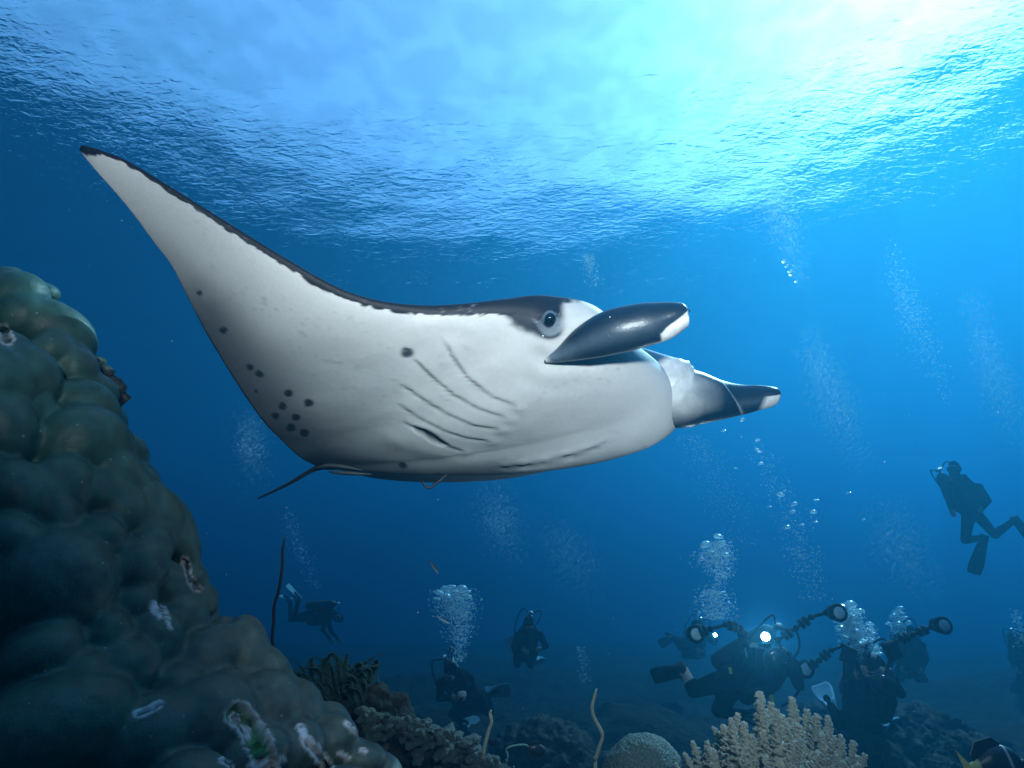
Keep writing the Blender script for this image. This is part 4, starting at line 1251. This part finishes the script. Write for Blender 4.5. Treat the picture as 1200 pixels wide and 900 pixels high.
# photographer facing the camera
DF = 5.2
J = joints(DF, head=(1026, 783, -.05), neck=(1026, 795, 0), hip=(1008, 838, .25), sl=(1004, 800, 0), sr=(1045, 800, 0), el=(996, 812, -.18), er=(1055, 812, -.18), wl=(1007, 800, -.36), wr=(1040, 800, -.36), hl=(1010, 790, -.38), hr=(1038, 790, -.38), kl=(985, 848, .0), kr=(1025, 868, .2), al=(974, 828, .4), ar=(1030, 850, .65), fl=(962, 806, .75), fr=(1055, 846, 1.1))
rootF, gF, oF, frF, acF, upF = make_diver(J, 'masked photographer facing the manta with two strobes held on wide arms', group='underwater photographers', fin_col=(.25, .42, .5))
housing(rootF, oF, 1024, 800, DF - .45, .19)
strobe_arm(rootF, oF, [(1012, 796), (1000, 768), (988, 757), (974, 762), (960, 774), (943.5, 784)], DF - .45, TOC, lens_col=(.7, .78, .8), size=.066)
strobe_arm(rootF, oF, [(1036, 796), (1044, 770), (1050, 752), (1070, 744), (1092, 735), (1105, 733)], DF - .45, TOC, lens_col=(.7, .78, .8), size=.066)
new_obj('float_block', pymesh('float_block', *box_data(at(994, 768, DF - .45) - oF, (.09, .09, .13), (Vector((.9, 0, -.43)), Vector((0, 1, 0)), Vector((.43, 0, .9))), .012)), pbr('rig_black', (0.014, 0.015, 0.017), .5), rootF)
new_obj('float_block', pymesh('float_block', *box_data(at(1045, 762, DF - .45) - oF, (.10, .09, .14), (Vector((.95, 0, .3)), Vector((0, 1, 0)), Vector((-.3, 0, .95))), .012)), pbr('rig_black', (0.014, 0.015, 0.017), .5), rootF)
new_obj('focus_lamp', pymesh('focus_lamp', *tube_data([at(1024, 770, DF - .5) - oF, at(1024, 767, DF - .56) - oF], [.022, .02], 12)), pbr('strobe_lens_white', (.8, .85, .85), .3), rootF)

# divers further off
J = joints(7.3, head=(529, 788, -.1), neck=(533, 796), hip=(553, 824, .1), sl=(517, 801, -.05), sr=(550, 797, .05), el=(515, 818, -.15), er=(556, 815, -.2), wl=(530, 818, -.35), wr=(546, 814, -.38), kl=(531, 836, -.25), kr=(574, 835, -.05), al=(540, 846, .15), ar=(570, 812, .3), fl=(560, 850, .5), fr=(597, 806, .4))
make_diver(J, 'dark diver hunched with hands clasped under the bubble cloud behind the finger coral', fin_col=(.10, .16, .2), face=Vector((-.3, -.9, -.1)))
J = joints(9.4, head=(619, 733, -.1), neck=(620, 741), hip=(615, 766, .1), sl=(607, 745, 0), sr=(633, 745, 0), el=(603, 757, -.15), er=(640, 757, -.1), wl=(612, 762, -.35), wr=(634, 760, -.3), kl=(606, 778, -.25), kr=(622, 779, -.25), al=(604, 768, .2), ar=(626, 772, .25), fl=(597, 746, .3), fr=(634, 774, .7))
make_diver(J, 'dark diver curled upright facing forward over open blue water', fin_col=(.22, .4, .48))
J = joints(12.5, head=(396, 724), neck=(389, 720, .03), hip=(361, 722, .05), sl=(386, 718, .15), sr=(384, 725, -.15), el=(378, 738, .2), er=(388, 740, -.2), wl=(386, 748, .2), wr=(395, 748, -.2), kl=(341, 726, .15), kr=(344, 725, -.1), al=(340, 704, .2), ar=(350, 702, -.1), fl=(329, 696, .2), fr=(338, 684, -.1))
make_diver(J, 'faint diver swimming prone with knees bent behind the black wire coral', face=Vector((.8, -.4, -.4)), fin_col=(.2, .3, .34))
J = joints(10.4, head=(816, 735), neck=(818, 744), hip=(812, 764, .3), sl=(807, 748, .1), sr=(829, 747, -.1), el=(806, 760, -.1), er=(838, 754, -.15), wl=(816, 762, -.3), wr=(839, 749, -.4), kl=(796, 757, .5), kr=(802, 768, .4), al=(788, 748, .9), ar=(800, 752, .8), fl=(773, 754, 1.0), fr=(782, 744, 1.2))
rootG, gG, oG, *_ = make_diver(J, 'faint diver holding a small lit torch behind the left strobe', group='scuba divers hanging in the water')
lamp(rootG, oG, 838, 744, 9.9, .03, LAMP_W * .3, 25)
J = joints(9.0, head=(1067, 744), neck=(1066, 751), hip=(1064, 785, .1), sl=(1052, 757, 0), sr=(1080, 757, 0), el=(1048, 772, -.1), er=(1085, 772, -.1), wl=(1055, 782, -.3), wr=(1080, 784, -.3), kl=(1055, 793, -.35), kr=(1075, 793, -.35), al=(1056, 780, .2), ar=(1074, 782, .2), fl=(1052, 795, .7), fr=(1080, 797, .7))
make_diver(J, 'dim bulky diver half hidden behind the photographer on wide arms')
J = joints(11.0, head=(1198, 748), neck=(1199, 755), hip=(1203, 784, .1), sl=(1187, 760, 0), sr=(1211, 760, 0), el=(1184, 772, -.1), er=(1216, 772, -.1), wl=(1190, 782, -.3), wr=(1212, 782, -.3), kl=(1195, 800, -.2), kr=(1208, 802, -.2), al=(1196, 794, .3), ar=(1208, 796, .3), fl=(1190, 815, .6), fr=(1214, 818, .6))
make_diver(J, 'very faint diver cut by the picture edge below the upright diver')

# ---------------------------------------------------------------- fish
def fish(px, py, D, length, head_dir, height, colors, label, group=None, roll=0.0, name='reef_fish', pose_y=-.12):
    """profile-lofted fish; head_dir is the picture-plane angle of its nose in degrees"""
    c = at(px, py, D)
    a = math.radians(head_dir)
    u = Vector((math.cos(a), pose_y, math.sin(a))).normalized()
    w = Vector((0, 1, 0)); w = (w - u * w.dot(u)).normalized(); v_ = w.cross(u).normalized()
    if v_.z < 0: v_ = -v_
    v_ = (v_ * math.cos(roll) + w * math.sin(roll)).normalized(); w = u.cross(v_).normalized()
    root = empty(name, tuple(c), label, 'fish', group)
    n, m = 26, 16; V_, F_ = [], []
    for i in range(n):
        t = i / (n - 1)
        hh = height * (np.interp(t, [0, .05, .15, .35, .6, .85, 1], [.05, .35, .72, 1, .85, .36, .26])) / 2
        ww = hh * .42 + .0005
        p = u * (length * (.42 - .80 * t))
        for k in range(m):
            th = 2 * math.pi * k / m
            V_.append(p + v_ * hh * math.sin(th) + w * ww * math.cos(th))
    for i in range(n - 1):
        for k in range(m):
            k2 = (k + 1) % m; F_.append((i * m + k, i * m + k2, (i + 1) * m + k2, (i + 1) * m + k))
    F_.append(tuple(range(m - 1, -1, -1))); F_.append(tuple((n - 1) * m + k for k in range(m)))
    me = pymesh('body', [tuple(q) for q in V_], F_)
    cc = np.array([colors((i // m) / (n - 1), math.sin(2 * math.pi * (i % m) / m)) for i in range(n * m)])
    set_color(me, cc)
    sk = pbr('fish_skin', attr='tint', rough=.35, spec=.5)
    new_obj('body', me, sk, root)
    def blade(name_, pts, col, th=.0035):
        P_ = [u * x * length + v_ * y * height for x, y in pts]; k = len(P_)
        V2 = [tuple(p + w * th * .5) for p in P_] + [tuple(p - w * th * .5) for p in P_]
        F2 = [tuple(range(k)), tuple(range(2 * k - 1, k - 1, -1))] + [(i, (i + 1) % k, k + (i + 1) % k, k + i) for i in range(k)]
        F2 = [tuple(reversed(q)) if i > 1 else q for i, q in enumerate(F2)]
        new_obj(name_, pymesh(name_, V2, F2, False), pbr('fish_fin_%.2f_%.2f' % (col[0], col[2]), col, .5), root)
    tc = colors(1.0, 0)
    blade('tail_fin', [(-.36, .11), (-.50, .42), (-.46, 0), (-.50, -.42), (-.36, -.11)], tc)
    blade('dorsal_fin', [(.18, .46), (.05, .66), (-.20, .58), (-.32, .30), (-.30, .16), (0, .42)], colors(.5, 1))
    blade('anal_fin', [(0, -.42), (-.15, -.60), (-.30, -.34), (-.30, -.16)], colors(.5, -1))
    e = u * (length * .33) + v_ * (height * .10)
    for s in (-1, 1):
        new_obj('eye', pymesh('eye', *ball_data(e + w * (s * height * .16), height * .07, 10, 8)), pbr('fish_eye', (.01, .01, .01), .1, .7), root)
    return root
def wrasse_c(t, s):
    return (.015, .02, .03) if abs(s - .25) < .35 else ((.12, .24, .28) if -.75 < s < -.2 else (.008, .012, .018))
fish(509, 665, 2.6, .085, -52, .0125, wrasse_c, 'slender dark-striped fish diving head down above the bubble cloud', 'slender striped fish in open water')
fish(520, 727, 2.7, .080, -28, .011, lambda t, s: (.03, .03, .035) if s > .45 else (.16, .30, .34), 'slender pale-bellied fish in front of the bubble cloud', 'slender striped fish in open water')
black_c = lambda t, s: (.012, .013, .016)
fish(628, 879, 3.4, .16, -18, .075, black_c, 'small black damselfish swimming beside the bent whip coral', 'black damselfish near the seabed', pose_y=.3)
fish(576, 870, 3.6, .06, 60, .030, black_c, 'tiny black damselfish between the two whip corals', 'black damselfish near the seabed')
def band_c(t, s):
    if t > .80: return (.55, .50, .16)
    if .30 < t < .36 or t < .08: return (.55, .55, .48)
    return (.014, .015, .017)
fish(1168, 899, 2.2, .26, 6, .155, band_c, 'black fish with pale band and yellow-white tail near the seabed', None)

# ---------------------------------------------------------------- bubbles
def bubble_mat(name, lo, hi):
    m, N, L = new_mat(name)
    out = N.new('ShaderNodeOutputMaterial')
    lw = N.new('ShaderNodeLayerWeight'); lw.inputs[0].default_value = .5
    cr = N.new('ShaderNodeValToRGB'); cr.color_ramp.elements[0].position = .15; cr.color_ramp.elements[0].color = (lo, lo, lo, 1)
    cr.color_ramp.elements[1].position = .62; cr.color_ramp.elements[1].color = (hi, hi, hi, 1)
    L.new(lw.outputs['Facing'], cr.inputs[0])
    tr = N.new('ShaderNodeBsdfTransparent'); gs = N.new('ShaderNodeBsdfGlossy'); gs.inputs['Roughness'].default_value = .2
    tl = N.new('ShaderNodeBsdfTranslucent'); tl.inputs[0].default_value = (.72, .90, .97, 1); gs.inputs[0].default_value = (.8, .95, 1, 1); 
    rf = N.new("ShaderNodeBsdfRefraction"); rf.inputs[0].default_value = (.8, .95, 1, 1); rf.inputs["IOR"].default_value = 1.33; rf.inputs['Roughness'].default_value = .45
    a1 = N.new('ShaderNodeMixShader'); a1.inputs[0].default_value = .45; L.new(tl.outputs[0], a1.inputs[1]); L.new(rf.outputs[0], a1.inputs[2])
    a2 = N.new('ShaderNodeMixShader'); a2.inputs[0].default_value = .38; L.new(a1.outputs[0], a2.inputs[1]); L.new(gs.outputs[0], a2.inputs[2])
    mx = N.new('ShaderNodeMixShader'); L.new(cr.outputs[0], mx.inputs[0]); L.new(tr.outputs[0], mx.inputs[1]); L.new(a2.outputs[0], mx.inputs[2])
    L.new(mx.outputs[0], out.inputs[0])
    return m
mb = bubble_mat('bubble', .50, 1.0)
mveil = bubble_mat('fine_bubbles', .22, .55)
def cap_bubble(seed, flat=.6):
    r = random.Random(seed); v, f = ball_data((0, 0, 0), (1, 1, 1), 14, 9)
    me = pymesh('bubble', v, f); P_ = verts_of(me)
    P_[:, 2] = np.where(P_[:, 2] < 0, P_[:, 2] * flat * .5, P_[:, 2] * flat); n = vnoise(P_, 1.3, seed); P_ *= (1 + .14 * n)[:, None]
    me.vertices.foreach_set('co', P_.ravel()); me.materials.append(mb); return me
caps_ = [cap_bubble(k, [.55, .7, .4][k % 3]) for k in range(5)]
def bubble(px, py, D, r_px, label, group, k=0):
    o = bpy.data.objects.new('bubble', caps_[k % 5]); COL.objects.link(o)
    s = r_px * D / FPX; o.scale = (s, s, s); o.location = at(px, py, D); o.rotation_euler = (random.uniform(-.3, .3), random.uniform(-.35, .35), k)
    tag(o, label, 'bubble', group)
ico_v, ico_f = ball_data((0, 0, 0), 1.0, 6, 4)
ico_v = np.array(ico_v)
def plume(pts, D, count, rmin, rmax, label, seed, ddepth=.12, name='bubble_plume'):
    count = int(count * (2.2 if 'veil' in label else 1.6))
    """pts: (px, py, half width px, weight) from bottom to top"""
    rng = np.random.default_rng(seed)
    P = np.array([p[:3] for p in pts], float); wgt = np.array([p[3] for p in pts], float)
    t = rng.choice(len(P) - 1, count, p=(wgt[:-1] / wgt[:-1].sum())) + rng.uniform(0, 1, count)
    soft = 'veil' in label or 'slanting' in label
    if soft:      # old drifting bubbles thin out towards both ends and sides
        t = np.clip(rng.normal(.5, .24, count), 0, .999) * (len(P) - 1)
    i = t.astype(int); u = t - i
    c = P[i] * (1 - u)[:, None] + P[np.minimum(i + 1, len(P) - 1)] * u[:, None]
    px = c[:, 0] + c[:, 2] * (rng.normal(0, .75, count) if soft else np.clip(rng.normal(0, .48, count), -1.25, 1.25)); py = c[:, 1] + rng.normal(0, 9.0 if soft else 1.0, count)
    dd = rng.normal(0, ddepth, count)
    r = np.exp(rng.uniform(math.log(rmin), math.log(rmax), count)) ; r = rmin + (r - rmin) * rng.uniform(0, 1, count) ** 1.5; r *= .95 if 'veil' in label or 'slanting' in label else 1.15
    n = len(ico_v)
    V_ = np.empty((count, n, 3))
    for k in range(count):
        V_[k] = ico_v * r[k] * np.array([1.1, 1.1, .8]) + np.array(at(px[k], py[k], D + dd[k]))
    o0 = np.array(at(P[0, 0], P[0, 1], D))
    f0 = ico_f; F_ = [tuple(q + k * n for q in face) for k in range(count) for face in f0]
    me = pymesh(name, V_.reshape(-1, 3) - o0, F_); o = new_obj(name, me, mveil if 'veil' in label else mb); o.location = o0
    struct(o, 'stuff', label, 'bubbles')
plume([(538, 775, 6, 1), (539, 752, 14, 3), (536, 725, 22, 5), (534, 706, 26, 5), (532, 690, 22, 2)], 7.3, 1700, .0036, .013, 'dense cloud of exhaled bubbles over the hunched diver', 1)
plume([(838, 726, 22, 3), (838, 708, 24, 3), (836, 692, 18, 1), (846, 676, 12, 2), (838, 662, 24, 4), (838, 648, 22, 3), (845, 634, 10, 1)], 5.4, 1500, .0028, .010, 'tall broken column of bubbles over the diver with the lamp', 2)
plume([(1010, 775, 16, 3), (1003, 755, 16, 4), (996, 735, 15, 5), (996, 716, 15, 3)], 5.4, 1500, .0032, .014, 'dense bright bubble column behind the right strobe', 3)
plume([(1028, 768, 6, 2), (1022, 750, 8, 2), (1019, 733, 7, 2)], 5.4, 220, .003, .014, 'small bubble column over the masked photographer', 4)
plume([(1052, 742, 11, 3), (1052, 726, 10, 3), (1053, 715, 6, 1)], 8.7, 330, .005, .018, 'bubble puff above the dim bulky diver', 5)
plume([(960, 705, 18, 1), (945, 672, 24, 2), (938, 640, 22, 2), (925, 600, 24, 1), (905, 560, 20, 1), (890, 520, 18, .6)], 6.0, 520, .0025, .009, 'loose scatter of sparkling bubbles above the left strobe arm', 6, .3)
plume([(372, 690, 8, .6), (358, 660, 12, 1), (345, 630, 12, 1), (338, 600, 9, 1)], 12.0, 320, .004, .014, 'thin bubble stream above the faint prone diver', 7)
plume([(1200, 760, 10, 1), (1195, 735, 9, 1), (1190, 714, 7, 1)], 10.8, 170, .006, .018, 'bubble puff at the very faint edge diver', 8)
plume([(686, 800, 8, 1), (684, 780, 8, 1), (681, 758, 6, 1)], 9.0, 110, .004, .012, 'small faint bubble puff over open seabed', 9)
# long old columns drifting up towards the surface
plume([(1112, 470, 8, 1), (1090, 420, 14, 2), (1070, 370, 14, 3), (1055, 330, 12, 3), (1045, 298, 9, 2)], 8.5, 800, .0032, .010, 'long slanting bubble column above the upright diver', 10, .25)
plume([(1005, 540, 18, 1), (985, 490, 20, 3), (965, 440, 18, 3), (950, 390, 14, 2)], 8.5, 1800, 0.0036, 0.0098, 'soft slanting veil of fine bubbles right of the manta', 11, .3)
plume([(1200, 520, 16, 1), (1175, 470, 20, 2), (1155, 410, 16, 2), (1140, 350, 14, 1)], 9.5, 1600, 0.0039, 0.0112, 'soft bubble veil drifting near the right edge', 12, .3)
plume([(940, 330, 10, 1), (920, 270, 16, 2), (905, 215, 14, 2), (890, 170, 12, 1)], 9.0, 960, 0.0039, 0.0112, 'fine bubble veil rising under the sunlit surface', 13, .3)
plume([(700, 335, 10, 1), (692, 315, 10, 2), (690, 298, 7, 1)], 8.0, 170, .004, .014, 'little bubble group above the manta head', 14)
plume([(600, 650, 18, 1), (585, 610, 18, 2), (575, 565, 16, 2)], 9.0, 1120, 0.0039, 0.0112, 'faint veil of fine bubbles below the manta belly', 15, .3)
plume([(300, 560, 16, 1), (294, 520, 14, 2), (288, 480, 12, 1)], 9.0, 920, 0.0039, 0.0112, 'faint veil of fine bubbles below the wing', 16, .3)
plume([(690, 700, 20, 1), (670, 650, 22, 2), (650, 610, 18, 1)], 10.0, 920, 0.0039, 0.0112, 'pale veil of fine bubbles in open blue water', 17, .3)
plume([(870, 640, 30, 1), (850, 590, 34, 2), (830, 540, 30, 2), (810, 510, 22, 1)], 7.0, 620, .0022, .006, 'sparse fizz of tiny bubbles under the manta head', 18, .4)
plume([(1080, 700, 22, 1), (1055, 640, 24, 2), (1035, 590, 22, 1)], 9.0, 1120, 0.0039, 0.0112, 'faint bubble veil above the masked photographer', 19, .4)
random.seed(8)
for k, (x, y, r) in enumerate([(915, 580, 4.5), (931, 591, 4), (957, 586, 3), (953, 600, 4), (929, 600, 3.5), (956, 612, 3), (923, 618, 3.5), (995, 578, 3), (902, 594, 2.5), (1012, 609, 2), (940, 615, 2.5)]):
    bubble(x, y, 5.0, r, 'single flat silver bubble rising in the loose flock above the left strobe arm', 'loose silver bubbles', k)
for k, (x, y, r) in enumerate([(515, 695, 6), (521, 690, 5), (528, 688, 6.5), (533, 694, 4), (541, 690, 6.5), (547, 694, 4.5), (549, 700, 4), (512, 702, 4.5), (544, 699, 5), (524, 699, 4), (537, 702, 4)]):
    bubble(x, y, 7.1, r, 'large round bubble at the top of the cloud over the hunched diver', 'crown of bubbles over the hunched diver', k)
for k, (x, y, r) in enumerate([(842, 629, 6), (827, 639, 7), (832, 648, 4.5), (846, 636, 4), (822, 656, 4), (850, 650, 4)]):
    bubble(x, y, 5.2, r, 'large domed bubble at the top of the column over the lamp diver', 'crown of bubbles over the lamp diver', k)
for k, (x, y, r) in enumerate([(986, 712, 8), (996, 710, 8), (1005, 716, 7), (990, 722, 7), (1000, 726, 8), (985, 736, 6), (1003, 742, 7), (994, 746, 7), (1010, 752, 6), (1008, 764, 5)]):
    bubble(x, y, 5.3, r, 'big bright bubble in the dense column behind the right strobe', 'bright bubbles behind the strobe', k)
for k, (x, y, r) in enumerate([(1019, 731, 4.5), (1016, 738, 3), (1024, 742, 3.5), (1022, 750, 3), (1028, 760, 3), (1031, 766, 3.5), (1021, 757, 2.5)]):
    bubble(x, y, 5.3, r, 'small bright bubble in the short column over the masked photographer', 'bubbles over the masked photographer', k)
for k, (x, y, r) in enumerate([(1054, 713, 5), (1047, 722, 4), (1060, 724, 4), (1041, 731, 3.5), (1065, 730, 3.5), (1053, 731, 4)]):
    bubble(x, y, 8.4, r, 'pale bubble in the puff above the dim bulky diver', 'bubbles over the bulky diver', k)
for k, (x, y, r) in enumerate([(888, 516, 3), (887, 527, 2.5), (890, 529, 2.5), (892, 543, 2.5), (870, 492, 3), (848, 505, 2.5), (862, 549, 2)]):
    bubble(x, y, 4.0, r, 'small silver bubble just below the lower head fin of the manta', 'bubbles under the head fin', k)
for k, (x, y, r) in enumerate([(919, 306, 3), (922, 312, 2.5), (926, 318, 3), (927, 322, 2.5), (933, 330, 2)]):
    bubble(x, y, 7.0, r, 'small dark-rimmed bubble in the short chain high right of the manta', 'bubble chain in bright water', k)

# drifting specks of plankton near the lens
rng = np.random.default_rng(3)
parts = []
for k in range(130):
    D = rng.uniform(.9, 5.0); x = rng.uniform(-50, 1250); y = rng.uniform(250, 950)
    parts.append(ball_data(at(x, y, D), rng.uniform(.0006, .0016) * (.5 + D * .35), 5, 4))
o = new_obj('plankton', pymesh('plankton', *merge(parts)), pbr('plankton', (.30, .45, .48), .8))
struct(o, 'stuff', 'drifting pale specks of plankton', 'plankton')
